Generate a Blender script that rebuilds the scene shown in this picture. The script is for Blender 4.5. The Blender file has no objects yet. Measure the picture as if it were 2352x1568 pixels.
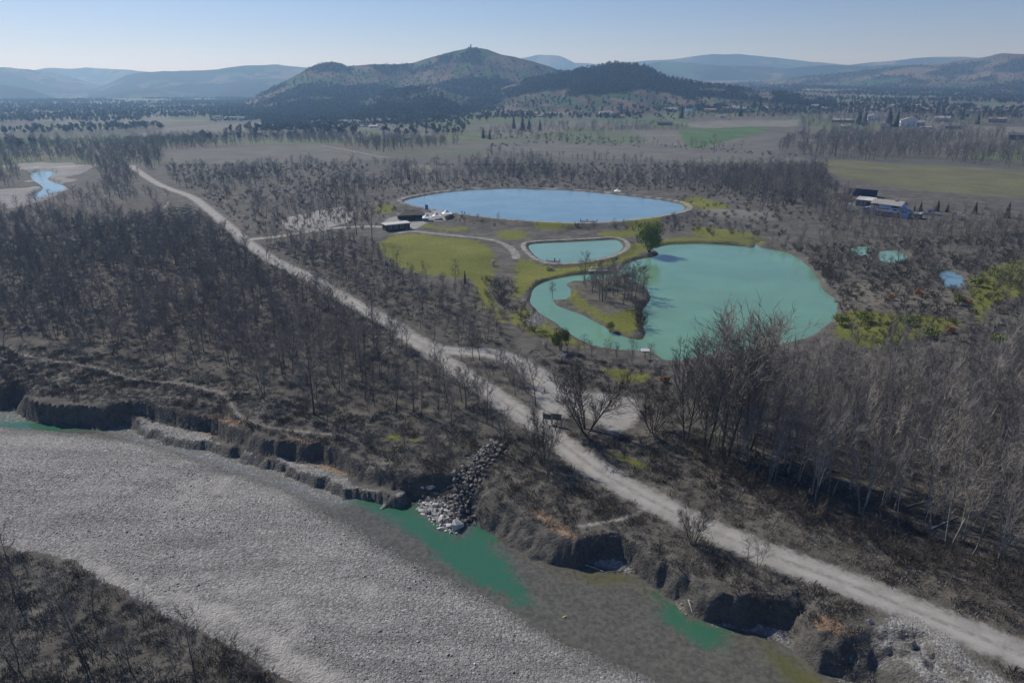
import bpy, math, random
import numpy as np
from mathutils import Vector

R = math.radians
rnd = random.Random(11)
rng = np.random.default_rng(11)
scene = bpy.context.scene
col = scene.collection

# ------------------------------------------------------------------ camera
H = 60.0                                   # drone height over the terrace (z = 0)
F = 1568.0                                 # focal length in photo pixels (2352 wide)
PITCH = math.atan2(584.0, 1568.0)
SP, CP = math.sin(PITCH), math.cos(PITCH)
cam = bpy.data.cameras.new('camera')
cam.lens = 24.0; cam.sensor_width = 36.0
cam.clip_start = 1.0; cam.clip_end = 60000.0
camo = bpy.data.objects.new('camera', cam)
camo.location = (0, 0, H)
camo.rotation_euler = (math.pi/2 - PITCH, 0, 0)
col.objects.link(camo)
scene.camera = camo

# ------------------------------------------------------------------ sky, sun, exposure
SUN_EL = R(43.0)
SUN_AZ = R(-46.0)                          # clockwise from +Y: ahead and to the left
world = bpy.data.worlds.new('World'); scene.world = world
world.use_nodes = True
wt = world.node_tree; wt.nodes.clear()
wo = wt.nodes.new('ShaderNodeOutputWorld'); wb = wt.nodes.new('ShaderNodeBackground')
sk = wt.nodes.new('ShaderNodeTexSky')
sk.sky_type = 'NISHITA'; sk.sun_disc = False
sk.sun_elevation = SUN_EL; sk.sun_rotation = SUN_AZ
sk.altitude = 200; sk.air_density = 1.0; sk.dust_density = 0.15; sk.ozone_density = 1.6
hs = wt.nodes.new('ShaderNodeHueSaturation'); hs.inputs['Saturation'].default_value = 1.12
wt.links.new(sk.outputs[0], hs.inputs['Color']); wm = wt.nodes.new('ShaderNodeMixRGB'); wm.blend_type = 'MULTIPLY'; wm.inputs[0].default_value = 1; wm.inputs[2].default_value = (.76, .77, 1.06, 1)
wt.links.new(hs.outputs[0], wm.inputs[1]); wt.links.new(wm.outputs[0], wb.inputs['Color']); wb.inputs['Strength'].default_value = 0.078
wt.links.new(wb.outputs[0], wo.inputs['Surface'])
sun = bpy.data.lights.new('sun', 'SUN'); sun.energy = 4.6; sun.angle = R(0.53); sun.color = (1.0, 0.95, 0.87)
suno = bpy.data.objects.new('sun', sun); col.objects.link(suno)
sd_ = Vector((math.sin(SUN_AZ)*math.cos(SUN_EL), math.cos(SUN_AZ)*math.cos(SUN_EL), math.sin(SUN_EL)))
suno.rotation_euler = sd_.to_track_quat('Z', 'Y').to_euler()
vs = scene.view_settings
vs.view_transform = 'Standard'; vs.look = 'None'; vs.exposure = 0.05; vs.gamma = 1.0; vs.use_curve_mapping = False
scene.cycles.volume_bounces = 2
scene.cycles.max_bounces = 6
scene.cycles.use_denoising = True

# ------------------------------------------------------------------ small maths helpers
def sstep(a, b, x):
    t = np.clip((x - a)/(b - a), 0, 1); return t*t*(3 - 2*t)

def _h(ix, iy, s):
    n = (ix.astype(np.int64)*374761393 + iy.astype(np.int64)*668265263 + s*1442695041) & 0xffffffff
    n = ((n ^ (n >> 13))*1274126177) & 0xffffffff
    return ((n ^ (n >> 16)) & 0xffff)/65535.0

def vnoise(x, y, s=0):
    x0, y0 = np.floor(x), np.floor(y); fx, fy = x - x0, y - y0
    fx = fx*fx*(3 - 2*fx); fy = fy*fy*(3 - 2*fy)
    a, b = _h(x0, y0, s), _h(x0 + 1, y0, s); c, d = _h(x0, y0 + 1, s), _h(x0 + 1, y0 + 1, s)
    return (a + (b - a)*fx)*(1 - fy) + (c + (d - c)*fx)*fy

def fbm(x, y, sc, o=4, s=0):
    x, y = np.asarray(x, float)/sc, np.asarray(y, float)/sc; t = 0; a = .5
    for k in range(o):
        t = t + a*vnoise(x*2**k + 17.3*k, y*2**k - 9.1*k, s + k); a *= .5
    return t/(1 - .5**o)

def rise(x, y):
    """Gentle rise of the valley floor towards the village."""
    return 0.021*np.maximum(0, y - 720)*sstep(-500, 150, x)*sstep(700, 1000, y) + 0.004*np.maximum(0, y - 900)

def G(u, v, z=0.0):
    """Point of the place seen at photo pixel (u, v) on the level z (valley rise included when z == 0)."""
    X, Y = (u - 1176)/F, (v - 784)/F
    zz = z
    for _ in range(40 if z == 0 else 1):
        den = SP + Y*CP
        t = (H - zz)/max(den, 1e-4)
        x, y = X*t, (CP - Y*SP)*t
        if z == 0:
            zz = .5*zz + .5*float(rise(np.array(x), np.array(y)))
    return (x, y)

def smooth(pts, n=4, closed=True):
    P = np.array(pts, float); N = len(P); out = []
    for i in range(N if closed else N - 1):
        if closed: a, b, c, d = P[(i-1) % N], P[i], P[(i+1) % N], P[(i+2) % N]
        else: a, b, c, d = P[max(i-1, 0)], P[i], P[i+1], P[min(i+2, N-1)]
        for k in range(n):
            t = k/n
            out.append(.5*((2*b) + (c - a)*t + (2*a - 5*b + 4*c - d)*t*t + (3*b - a - 3*c + d)*t**3))
    if not closed: out.append(P[-1])
    return np.array(out)

def poly(uv, z=0.0, n=4): return smooth([G(u, v, z) for u, v in uv], n)
def line(uv, z=0.0, n=4): return smooth([G(u, v, z) for u, v in uv], n, False)

def inside(P, x, y):
    r = np.zeros(x.shape, bool); N = len(P)
    for i in range(N):
        x0, y0 = P[i]; x1, y1 = P[(i+1) % N]
        if y0 == y1: continue
        c = ((y0 > y) != (y1 > y)) & (x < (x1 - x0)*(y - y0)/(y1 - y0) + x0)
        r ^= c
    return r

def dist(P, x, y, closed):
    d = np.full(x.shape, 1e9); N = len(P)
    for i in range(N if closed else N - 1):
        a, b = P[i], P[(i+1) % N]; ab = b - a; L = ab @ ab + 1e-12
        t = np.clip(((x - a[0])*ab[0] + (y - a[1])*ab[1])/L, 0, 1)
        q = (x - a[0] - t*ab[0])**2 + (y - a[1] - t*ab[1])**2
        np.minimum(d, q, out=d)
    return np.sqrt(d)

def sdf(P, x, y, margin=30., closed=True):
    """Signed distance, positive inside; -margin where far away."""
    x = np.asarray(x, float); y = np.asarray(y, float); sh = x.shape; x = x.ravel(); y = y.ravel()
    out = np.full(x.shape, -margin)
    lo, hi = P.min(0) - margin, P.max(0) + margin
    m = (x > lo[0]) & (x < hi[0]) & (y > lo[1]) & (y < hi[1])
    if m.any():
        d = dist(P, x[m], y[m], closed)
        if closed: d = np.where(inside(P, x[m], y[m]), d, -d)
        else: d = -d
        out[m] = np.maximum(d, -margin)
    return out.reshape(sh)

# ------------------------------------------------------------------ the plan of the place
# top edge of the river bank (terrace level), closed far outside the frame
RIVER = poly([(-700, 900), (-200, 895), (0, 890), (40, 882), (78, 884), (80, 895), (62, 905), (62, 916), (150, 925), (220, 931), (268, 926), (310, 923),
  (370, 931), (430, 945), (500, 962), (560, 984), (640, 1004), (700, 1013), (770, 1032), (840, 1060), (900, 1075), (960, 1082),
  (1010, 1085), (1050, 1062), (1085, 1050), (1110, 1062), (1120, 1100), (1150, 1135), (1200, 1165), (1260, 1195), (1310, 1222), (1345, 1236), (1380, 1226),
  (1430, 1234), (1475, 1254), (1510, 1276), (1550, 1290), (1600, 1318), (1640, 1350), (1690, 1353), (1725, 1345), (1770, 1350),
  (1820, 1353), (1870, 1358), (1893, 1366), (1892, 1395), (1876, 1420), (1905, 1437), (1950, 1440), (1995, 1424), (2045, 1416),
  (2090, 1430), (2130, 1452), (2190, 1500), (2260, 1560), (2400, 1700), (2500, 1900)], 0, 3)
RIVER = np.vstack([RIVER[:-3], [[120, 20], [60, -160], [-300, -160], [-420, 30]]])
ZW = -4.0
GENTLE = [poly([(1040, 1040), (1120, 1050), (1200, 1120), (1320, 1200), (1330, 1260), (1180, 1230), (1050, 1160)], -1., 2), poly([(1890, 1350), (1960, 1400), (2100, 1410), (2300, 1560), (2100, 1600), (1960, 1500), (1880, 1440)], -1., 2)]
# (outline, level at its edge, slope, cap)
BAR = poly([(-900, 960), (-300, 962), (0, 974), (120, 986), (240, 995), (330, 1015), (420, 1040), (520, 1072), (600, 1096), (660, 1120), (720, 1158), (800, 1200),
  (880, 1250), (980, 1297), (1040, 1322), (1100, 1358), (1200, 1416), (1290, 1458), (1400, 1508), (1480, 1546), (1560, 1590), (1700, 1690), (1800, 1800), (1500, 2300), (-1500, 2300), (-2200, 1300)], ZW, 3)
ISLE = poly([(-900, 1235), (-100, 1240), (60, 1262), (150, 1278), (200, 1305), (255, 1338), (330, 1378), (430, 1425), (520, 1472), (600, 1522), (690, 1580), (800, 1680), (700, 2000), (-900, 2000)], -3.0, 3)
BENCH = poly([(300, 960), (340, 952), (430, 972), (520, 990), (600, 1008), (700, 1030), (790, 1066), (870, 1100), (935, 1128), (905, 1140), (800, 1114), (720, 1085), (660, 1066), (600, 1052), (540, 1030), (480, 1008), (440, 1002), (380, 990)], -2.4, 3)
APRON = poly([(925, 1110), (950, 1140), (962, 1165), (1000, 1192), (1052, 1226), (1062, 1206), (1100, 1190), (1150, 1178), (1180, 1190), (1190, 1208), (1240, 1235), (1300, 1240), (1340, 1250), (1300, 1150), (1150, 1060), (1000, 1040)], ZW, 2)
SPIT = poly([(1142, 1228), (1160, 1222), (1200, 1228), (1260, 1240), (1300, 1255), (1345, 1287), (1340, 1296), (1290, 1285), (1240, 1268), (1180, 1248)], ZW, 3)
BAY1 = poly([(1200, 1215), (1250, 1210), (1340, 1230), (1440, 1230), (1500, 1265), (1560, 1290), (1580, 1330), (1520, 1325), (1440, 1316), (1350, 1290), (1300, 1250)], ZW, 2)
RIDGE = poly([(1440, 1312), (1480, 1290), (1500, 1280), (1545, 1296), (1600, 1330), (1640, 1352), (1660, 1372), (1600, 1385), (1592, 1412), (1572, 1405), (1540, 1368), (1500, 1330)], ZW, 3)
BAY2 = poly([(1560, 1390), (1600, 1370), (1700, 1340), (1900, 1350), (1960, 1430), (2100, 1410), (2300, 1560), (2400, 1700), (2040, 1700), (1960, 1590), (1900, 1545), (1830, 1498), (1770, 1466), (1700, 1448), (1640, 1432), (1590, 1412)], ZW, 2)
SLUMP = poly([(1985, 1460), (2010, 1425), (2060, 1415), (2120, 1440), (2190, 1490), (2280, 1570), (2400, 1700), (2200, 1720), (2080, 1600), (2010, 1530), (1985, 1495)], -2.0, 3)
DEEP1 = poly([(760, 1120), (800, 1120), (900, 1145), (960, 1170), (1050, 1232), (1110, 1198), (1150, 1208), (1140, 1240), (1170, 1290), (1220, 1370), (1250, 1395), (1180, 1380), (1080, 1330), (1000, 1270), (880, 1185), (790, 1150)], ZW, 3)
DEEP2 = poly([(1505, 1372), (1540, 1385), (1600, 1418), (1660, 1445), (1650, 1478), (1590, 1470), (1530, 1430)], ZW, 3)
DEEP3 = poly([(-80, 925), (30, 930), (60, 945), (110, 960), (260, 975), (270, 985), (90, 990), (-80, 985)], ZW, 3)
RIFFLE = poly([(240, 985), (340, 965), (470, 998), (640, 1058), (800, 1112), (820, 1140), (760, 1160), (660, 1125), (520, 1076), (330, 1020)], ZW, 3)
RIFFLE2 = poly([(-120, 920), (60, 920), (120, 955), (40, 968), (-120, 965)], ZW, 2)
MOUND = poly([(1890, 1436), (2000, 1415), (2090, 1425), (2250, 1545), (2300, 1640), (2100, 1640), (2000, 1550), (1935, 1495)], -2.0, 3)
SAND = [poly(p, -3.2, 2) for p in ([(165, 1288), (215, 1295), (300, 1335), (350, 1365), (440, 1372), (520, 1388), (600, 1436), (680, 1448), (690, 1490), (800, 1560), (840, 1600), (720, 1590), (640, 1520), (540, 1450), (430, 1405), (330, 1370), (250, 1330)],
 [(2050, 1600), (1900, 1500), (1990, 1530), (2080, 1590)])]
CLAY = [poly(p, z, 2) for p, z in (([(455, 980), (500, 984), (560, 996), (556, 1008), (470, 996)], -2.6), ([(670, 1032), (740, 1052), (795, 1078), (800, 1092), (740, 1072), (690, 1052)], -2.6), ([(1216, 1206), (1240, 1212), (1290, 1246), (1345, 1288), (1330, 1292), (1270, 1256)], -3.4),
  ([(1856, 1462), (1890, 1460), (1925, 1475), (1922, 1500), (1880, 1498), (1852, 1480)], -3.), ([(1935, 1496), (1960, 1500), (1972, 1512), (1950, 1512)], -3.), ([(1510, 1335), (1530, 1345), (1570, 1395), (1588, 1410), (1560, 1398)], -3.6))]
ALGAE = [poly(p, ZW, 2) for p in ([(1750, 1478), (1790, 1490), (1870, 1545), (1920, 1600), (1840, 1600), (1770, 1530)], [(1340, 1318), (1430, 1320), (1440, 1340), (1360, 1345)])]
# lakes
ZL = -1.0
LAKE = poly([(1497, 572), (1530, 563), (1580, 560), (1640, 561), (1700, 564), (1728, 569), (1738, 558), (1750, 569), (1800, 578), (1832, 592), (1856, 612), (1880, 640), (1893, 668), (1920, 692),
  (1922, 716), (1900, 745), (1850, 775), (1780, 795), (1700, 806), (1600, 822), (1540, 832), (1495, 812), (1430, 806), (1365, 796), (1318, 772), (1268, 738), (1228, 708), (1218, 686), (1228, 662),
  (1262, 644), (1310, 634), (1370, 628), (1420, 622), (1440, 606), (1465, 596), (1500, 590), (1512, 582)], ZL, 4)
ISLAND = poly([(1266, 686), (1278, 690), (1297, 690), (1308, 680), (1312, 666), (1300, 655), (1312, 648), (1345, 646), (1400, 637), (1440, 640), (1470, 652), (1488, 668), (1492, 690), (1478, 712), (1476, 740), (1482, 770), (1470, 780), (1430, 772), (1395, 757), (1362, 737), (1320, 716), (1282, 702)], ZL, 4)
ZP = 0.1
POND = poly([(1214, 567), (1228, 560), (1300, 556), (1380, 552), (1412, 551), (1428, 560), (1428, 572), (1400, 588), (1350, 600), (1300, 605), (1255, 602), (1228, 586)], ZP, 4)
ZB = 1.2
BIGLAKE = poly([(928, 463), (955, 454), (1010, 444), (1080, 437), (1160, 434), (1230, 435), (1310, 438), (1400, 446), (1490, 456), (1550, 466), (1570, 474), (1568, 484), (1530, 494), (1450, 506), (1350, 513), (1250, 511), (1150, 503), (1050, 491), (960, 475)], ZB, 4)
POOL1 = poly([(2160, 628), (2185, 622), (2215, 640), (2205, 660), (2175, 662), (2168, 645)], -.6, 3)
POOL2 = poly([(2020, 578), (2060, 576), (2085, 590), (2060, 606), (2025, 600)], -.6, 3)
POOL3 = poly([(1955, 570), (1990, 566), (2000, 582), (1965, 588)], -.6, 3)
FARRIVER = poly([(78, 395), (120, 392), (128, 402), (108, 412), (150, 428), (140, 440), (90, 456), (70, 452), (100, 432), (72, 410)], -1.5, 3)
FARGRAVEL = poly([(30, 380), (170, 372), (230, 400), (200, 425), (150, 450), (60, 470), (-60, 480), (-60, 440), (50, 430), (60, 400)], 0, 2)
# tracks: (centre line, half width)
TRACK = [(line([(300, 380), (345, 412), (385, 432), (440, 452), (480, 482), (525, 520), (560, 550), (600, 580), (640, 604), (700, 632), (760, 668), (830, 706), (900, 745), (950, 780),
           (1000, 815), (1060, 856), (1120, 896), (1170, 932), (1215, 962), (1260, 995), (1320, 1040), (1390, 1090), (1480, 1140), (1580, 1192), (1690, 1242), (1800, 1286), (1900, 1322), (2000, 1360), (2100, 1402), (2220, 1450), (2352, 1504), (2600, 1610)]), 2.3),
         (line([(958, 784), (1000, 800), (1060, 806), (1130, 812), (1180, 828), (1220, 852), (1262, 888), (1300, 915), (1280, 945), (1240, 968)]), 2.6),
         (line([(570, 550), (640, 543), (700, 533), (770, 524), (840, 520), (900, 522), (940, 524)]), 1.8)]
YARD = poly([(1225, 880), (1290, 885), (1340, 900), (1400, 905), (1452, 916), (1472, 938), (1450, 975), (1405, 992), (1372, 965), (1310, 945), (1250, 940)], 0, 3)
PLAZA = poly([(896, 500), (925, 496), (970, 494), (1012, 492), (1040, 498), (1020, 506), (985, 510), (968, 518), (940, 532), (905, 537), (930, 528), (890, 526), (880, 512)], 0, 2)
CLEAR = poly([(650, 505), (700, 490), (790, 475), (812, 490), (800, 510), (740, 525), (690, 532), (660, 525)], 0, 2)
PATHS = [(line([(15, 792), (70, 818), (150, 832), (240, 850), (330, 874), (430, 884), (475, 896), (512, 905), (548, 952), (600, 976), (700, 993), (790, 1005)]), .32),
         (line([(940, 530), (1010, 537), (1090, 545), (1150, 558), (1178, 575), (1186, 592)]), 1.6),
         (line([(30, 500), (200, 498), (300, 490), (375, 478), (388, 460)]), .9),
         (line([(1330, 1205), (1430, 1190), (1485, 1168)]), .35),
         (line([(740, 334), (800, 345), (890, 363)]), 2.2)]
GRASS = [poly(p, 0, 3) for p in (
  [(880, 552), (920, 537), (1000, 540), (1090, 553), (1128, 570), (1140, 605), (1132, 640), (1100, 650), (1060, 640), (1000, 635), (940, 622), (900, 600), (868, 572)],
  [(1085, 640), (1120, 640), (1125, 670), (1150, 710), (1160, 745), (1130, 720), (1100, 690)],
  [(1190, 595), (1260, 612), (1330, 610), (1420, 590), (1450, 560), (1500, 555), (1560, 545), (1740, 548), (1745, 560), (1600, 555), (1500, 572), (1440, 598), (1360, 622), (1250, 640), (1215, 665), (1180, 690), (1180, 640)],
  [(1305, 690), (1320, 660), (1345, 690), (1400, 720), (1450, 705), (1470, 715), (1470, 755), (1430, 762), (1390, 745), (1340, 712)],
  [(1165, 735), (1210, 710), (1260, 745), (1330, 785), (1350, 800), (1290, 790), (1230, 770)],
  [(1560, 470), (1590, 450), (1640, 460), (1680, 478), (1620, 482), (1585, 488)],
  [(1930, 720), (2000, 715), (2150, 725), (2210, 740), (2120, 775), (2040, 800), (1960, 790), (1915, 760)],
  [(2230, 640), (2352, 590), (2420, 600), (2420, 660), (2300, 690), (2250, 740)],
  [(1225, 516), (1290, 512), (1330, 522), (1280, 528), (1235, 526)], [(1370, 534), (1450, 532), (1470, 542), (1430, 547), (1385, 543)], [(1140, 535), (1190, 528), (1215, 540), (1190, 552), (1150, 548)],
  [(1480, 500), (1520, 505), (1500, 530), (1440, 540), (1440, 520)], [(950, 505), (1010, 520), (1080, 520), (1050, 530), (960, 520)],
  [(1600, 520), (1700, 530), (1760, 545), (1600, 542)], [(860, 470), (905, 475), (900, 490), (865, 490)],
  [(1405, 1042), (1450, 1050), (1490, 1075), (1440, 1070)], [(900, 1003), (970, 1006), (968, 1014), (905, 1012)],
  [(1380, 845), (1460, 850), (1500, 870), (1450, 880), (1400, 865)])]
# fields: outline, colour
FIELDS = [(poly(p, 0, 1), c) for p, c in (
  ([(372, 350), (560, 338), (738, 334), (890, 366), (760, 372), (395, 376)], (.150, .145, .130)),
  ([(225, 318), (470, 309), (690, 306), (700, 310), (480, 316), (235, 327)], (.110, .150, .070)),
  ([(1540, 372), (1900, 366), (2100, 378), (2420, 392), (2420, 462), (2200, 445), (2050, 432), (1930, 408), (1880, 380)], (.150, .150, .085)),
  ([(1120, 340), (1300, 330), (1560, 345), (1880, 366), (1880, 380), (1500, 368), (1300, 362)], (.160, .155, .140)),
  ([(1270, 312), (1380, 300), (1450, 304), (1490, 322), (1460, 334), (1290, 326)], (.120, .150, .090)),
  ([(1560, 300), (1640, 294), (1720, 290), (1775, 300), (1690, 318), (1600, 342), (1575, 336)], (.085, .150, .060)),
  ([(1560, 286), (1640, 278), (1836, 276), (1830, 292), (1720, 290), (1620, 296)], (.200, .190, .170)),
  ([(1700, 320), (1790, 302), (1840, 300), (1800, 340), (1780, 358), (1640, 348)], (.145, .140, .125)),
  ([(1110, 296), (1290, 290), (1290, 300), (1190, 318), (1120, 316)], (.170, .160, .140)),
  ([(2080, 300), (2200, 292), (2420, 292), (2420, 312), (2250, 306)], (.190, .180, .160)),
  ([(820, 300), (870, 298), (872, 312), (835, 314)], (.110, .150, .080)),
  ([(900, 385), (1010, 375), (1020, 392), (930, 402)], (.190, .180, .160)),
  ([(870, 420), (960, 410), (1060, 425), (960, 445), (890, 455)], (.125, .120, .108)),
  ([(1600, 478), (1800, 488), (1780, 505), (1590, 496)], (.200, .190, .175)),
  ([(1930, 650), (2100, 655), (2240, 680), (2230, 720), (2100, 715), (1940, 715)], (.185, .170, .145)))]
WOODS = [poly(p, 0, 2) for p in (
  [(-300, 470), (250, 470), (420, 462), (520, 530), (640, 612), (760, 672), (900, 752), (985, 812), (1060, 862), (1150, 930), (1190, 965), (1150, 1000), (1060, 990), (960, 985), (850, 955), (760, 930), (650, 900), (520, 870), (400, 845), (250, 815), (80, 780), (-300, 775)],
  [(590, 560), (680, 545), (800, 540), (870, 575), (940, 640), (1060, 655), (1100, 700), (1150, 750), (1185, 800), (1060, 800), (940, 750), (740, 640)],
  [(1560, 930), (1640, 900), (1800, 895), (1900, 890), (2000, 880), (2600, 870), (2600, 1400), (2250, 1330), (2100, 1270), (1950, 1210), (1820, 1170), (1720, 1120), (1620, 1080), (1560, 1000), (1520, 940)],
  [(1010, 815), (1180, 835), (1260, 905), (1180, 905), (1110, 860)],
  [(1040, 990), (1190, 975), (1250, 1000), (1290, 1060), (1330, 1120), (1200, 1090), (1100, 1030)],
  [(1820, 1240), (2000, 1310), (2300, 1440), (2600, 1540), (2600, 1400), (2250, 1330), (1950, 1210)])]

def mound(z, s, edge, slope, cap): return np.maximum(z, np.minimum(edge + slope*s, cap))

def terrain(x, y, full=False):
    x = np.asarray(x, float); y = np.asarray(y, float)
    at = {}
    rr = np.hypot(x, y)
    tr = np.full(x.shape, -30.); cen = np.full(x.shape, 30.)
    for L, w in TRACK:
        d = -sdf(L, x, y, 30., False); cen = np.minimum(cen, d); tr = np.maximum(tr, w - d)
    yard = np.maximum(sdf(YARD, x, y, 12.), sdf(PLAZA, x, y, 12.))
    yard = np.maximum(yard, sdf(CLEAR, x, y, 12.))
    near_tr = sstep(-6, 0, np.maximum(tr, yard))
    z = rise(x, y) + (fbm(x, y, 14., 3, 3) - .5)*1.1*(1 - near_tr)*sstep(2500, 900, rr)
    # river basin
    wob = (fbm(x, y, 11., 4, 21) - .5)*3.0 + (fbm(x, y, 3.1, 4, 27) - .5)*3.0
    sr = sdf(RIVER, x, y, 60.)
    srw = sr + wob*sstep(60, 20, np.abs(sr))
    w = 1.2 + 2.2*sstep(.35, .75, fbm(x, y, 8., 3, 5)) + 7.5*sstep(-4, 5, np.maximum(sdf(GENTLE[0], x, y, 12.), sdf(GENTLE[1], x, y, 12.)))
    bed = -4.75 + .5*(fbm(x, y, 5., 2, 8) - .5)
    z = np.where(srw > -1, z*(1 - sstep(0, 1, srw/w)) + bed*sstep(0, 1, srw/w), z)
    tt = np.clip(srw/w, 0, 1); z = np.where((srw > -1) & (tt > 0), z + (fbm(x, y, 1.5, 3, 23) - .5)*4.2*tt*(1 - tt)*2, z)
    rough = (fbm(x, y, 3.0, 3, 31) - .5)
    sb = sdf(BAR, x, y, 60.) + wob*.5
    und = (fbm(x, y, 22., 3, 41) - .5)
    z = np.where(srw > 0, mound(z, sb, ZW - .05, .085, -3.05 + und*.7 + rough*.18), z)
    si = sdf(ISLE, x, y, 40.) + wob*.4
    z = np.where(srw > 0, mound(z, si, -3.15, .22, -2.2 + und*.6), z)
    sben = sdf(BENCH, x, y) + wob*.22
    z = np.where(srw > .3, mound(z, sben + 1.3 + (fbm(x, y, 2.4, 3, 33) - .5)*3.2, ZW - .4, 1.0 + 1.6*fbm(x, y, 7., 2, 35), -2.6 + rough*1.5), z)
    sap = sdf(APRON, x, y) + wob*.3
    z = np.where(srw > 0, mound(z, sap, ZW, .36, -.3 + rough*.9), z)
    z = np.where(srw > 0, mound(z, sdf(SPIT, x, y) + wob*.15, ZW, .35, -3.55 + rough*.2), z)
    z = np.where(srw > 0, mound(z, sdf(BAY1, x, y) + wob*.2, ZW, .30, -2.9 + rough*.6), z)
    z = np.where(srw > 0, mound(z, sdf(RIDGE, x, y) + wob*.25, ZW, .9, -2.3 + rough*.9), z)
    z = np.where(srw > 0, mound(z, sdf(BAY2, x, y) + wob*.2, ZW, .22, -2.7 + rough*.8), z)
    z = np.where(srw > 0, mound(z, sdf(MOUND, x, y) + wob*.4, -3.6, .55, -.9 - np.abs(rough)*1.6), z)
    ssl = sdf(SLUMP, x, y) + wob*.5
    ero = np.abs(fbm(x + .4*y, y, 3.4, 3, 51) - .5)*2
    z = np.where((srw > 0), mound(z, ssl, -3.2, 1.0, -.3 - ero*1.9), z)
    # lakes
    for P, zw, crest, wd in ((LAKE, ZL, 0., 0.), (POND, ZP, .75, 2.2), (BIGLAKE, ZB, 2.0, 4.0), (POOL1, -.6, 0, 0), (POOL2, -.6, 0, 0), (POOL3, -.6, 0, 0), (FARRIVER, -1.5, 0, 0)):
        d = -sdf(P, x, y, 30.)
        if P is LAKE or P is POOL1 or P is POOL2: d = d + (fbm(x, y, 6., 2, 61) - .5)*1.2
        if crest > 0:
            lev = np.where(d < wd + 1, crest, crest - (d - wd - 1)*.38)
            z = np.where(d < 25, np.maximum(z, lev), z)
        z = np.where(d < 20, np.minimum(z, zw + np.maximum(.75*d, -2.5)), z)
        if full and P is LAKE: at['lake_d'] = d
        if full and P is BIGLAKE: at['big_d'] = d
        if full and P is POND: at['pond_d'] = d
    sis = sdf(ISLAND, x, y, 30.) + (fbm(x, y, 5., 2, 71) - .5)*1.2
    z = mound(z, sis, ZL, .6, -.15)
    if not full: return z
    at['track'] = np.maximum(tr, yard); at['cen'] = np.where(yard > tr, 3., cen)
    pth = np.full(x.shape, -30.)
    for L, w2 in PATHS: pth = np.maximum(pth, w2 + sdf(L, x, y, 30., False))
    pth = np.maximum(pth, 1.4 - np.abs(at['big_d'] - 2.6)); pth = np.maximum(pth, 1.0 - np.abs(at['pond_d'] - 2.2))
    at['path'] = pth
    g = np.full(x.shape, -30.)
    for P in GRASS: g = np.maximum(g, sdf(P, x, y, 20.))
    g = np.where((sis > 0) & (g < 0), np.maximum(g, -1), g)
    at['grass'] = g
    wd = np.full(x.shape, -30.)
    for P in WOODS: wd = np.maximum(wd, sdf(P, x, y, 20.))
    wd = np.where(si > .4, (fbm(x, y, 11., 3, 88) - .5)*30, wd); at['wood'] = wd
    gr = np.where(srw > w*.9, np.minimum(srw, 20.), -30.)
    gr = np.where(si > 0, -si, gr)
    gr = np.where((sap > 0) & (gr > 0), np.minimum(gr, 2.0 - (z + 4.0)*1.6), gr)
    gr = np.maximum(gr, np.minimum(sdf(FARGRAVEL, x, y, 20.), 14.) + (fbm(x, y*.5, 26., 4, 19) - .62)*42*(sdf(FARGRAVEL, x, y, 20.) > -18)); gr = np.maximum(gr, np.minimum(ssl - .8 + wob*.5, 1.2)); gr = np.where((sdf(MOUND, x, y) > 0) & (ssl < 0), np.minimum(gr, (ero - .35)*4), gr)
    at['gravel'] = gr
    sn = np.full(x.shape, -20.); cl = np.full(x.shape, -20.)
    for P in SAND: sn = np.maximum(sn, sdf(P, x, y, 12.))
    for P in CLAY: cl = np.maximum(cl, sdf(P, x, y, 6.))
    at['sand'] = sn; at['clay'] = cl
    at['basin'] = srw; at['isle'] = si; at['bar'] = sb
    tint = np.zeros(x.shape + (4,)); tint[..., :3] = .12
    for P, c in FIELDS:
        s = sdf(P, x, y, 12.); m = s > -1.5
        tint[m, :3] = np.array(c)*.82; tint[m, 3] = np.maximum(tint[m, 3], sstep(-1.5, 1.5, s[m]))
    far = sstep(560, 760, rr)
    if (far > 0).any():
        gs = np.random.default_rng(4); ns = 420
        pa = gs.uniform(-.9, .9, ns); pr = np.sqrt(gs.uniform(500**2, 3600**2, ns)); qx, qy = np.sin(pa)*pr, np.cos(pa)*pr
        m = (far > 0) & (rr < 4200); X_, Y_ = x[m], y[m]; best = np.full(X_.shape, 1e18); bi = np.zeros(X_.shape, int)
        for i in range(ns):
            d = np.maximum(np.abs((X_ - qx[i])*.8 + (Y_ - qy[i])*.35), 1.4*np.abs((Y_ - qy[i])*.8 - (X_ - qx[i])*.35)); mm = d < best; best[mm] = d[mm]; bi[mm] = i
        pal = np.array([(.125, .120, .105), (.090, .086, .076), (.105, .130, .062), (.150, .142, .122), (.075, .072, .064), (.085, .120, .055), (.115, .100, .082)])
        cc = pal[bi*7919 % 7]; w_ = (far[m]*.9*(1 - tint[m][:, 3]))[:, None]
        tint[m, :3] = tint[m, :3]*(1 - w_) + cc*w_; tint[m, 3] = np.maximum(tint[m, 3], w_[:, 0])
    at['tint'] = tint
    return z, at

# ------------------------------------------------------------------ node helpers
def mat(name):
    m = bpy.data.materials.new(name); m.use_nodes = True
    nt = m.node_tree; b = nt.nodes['Principled BSDF']; return m, nt, b

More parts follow.
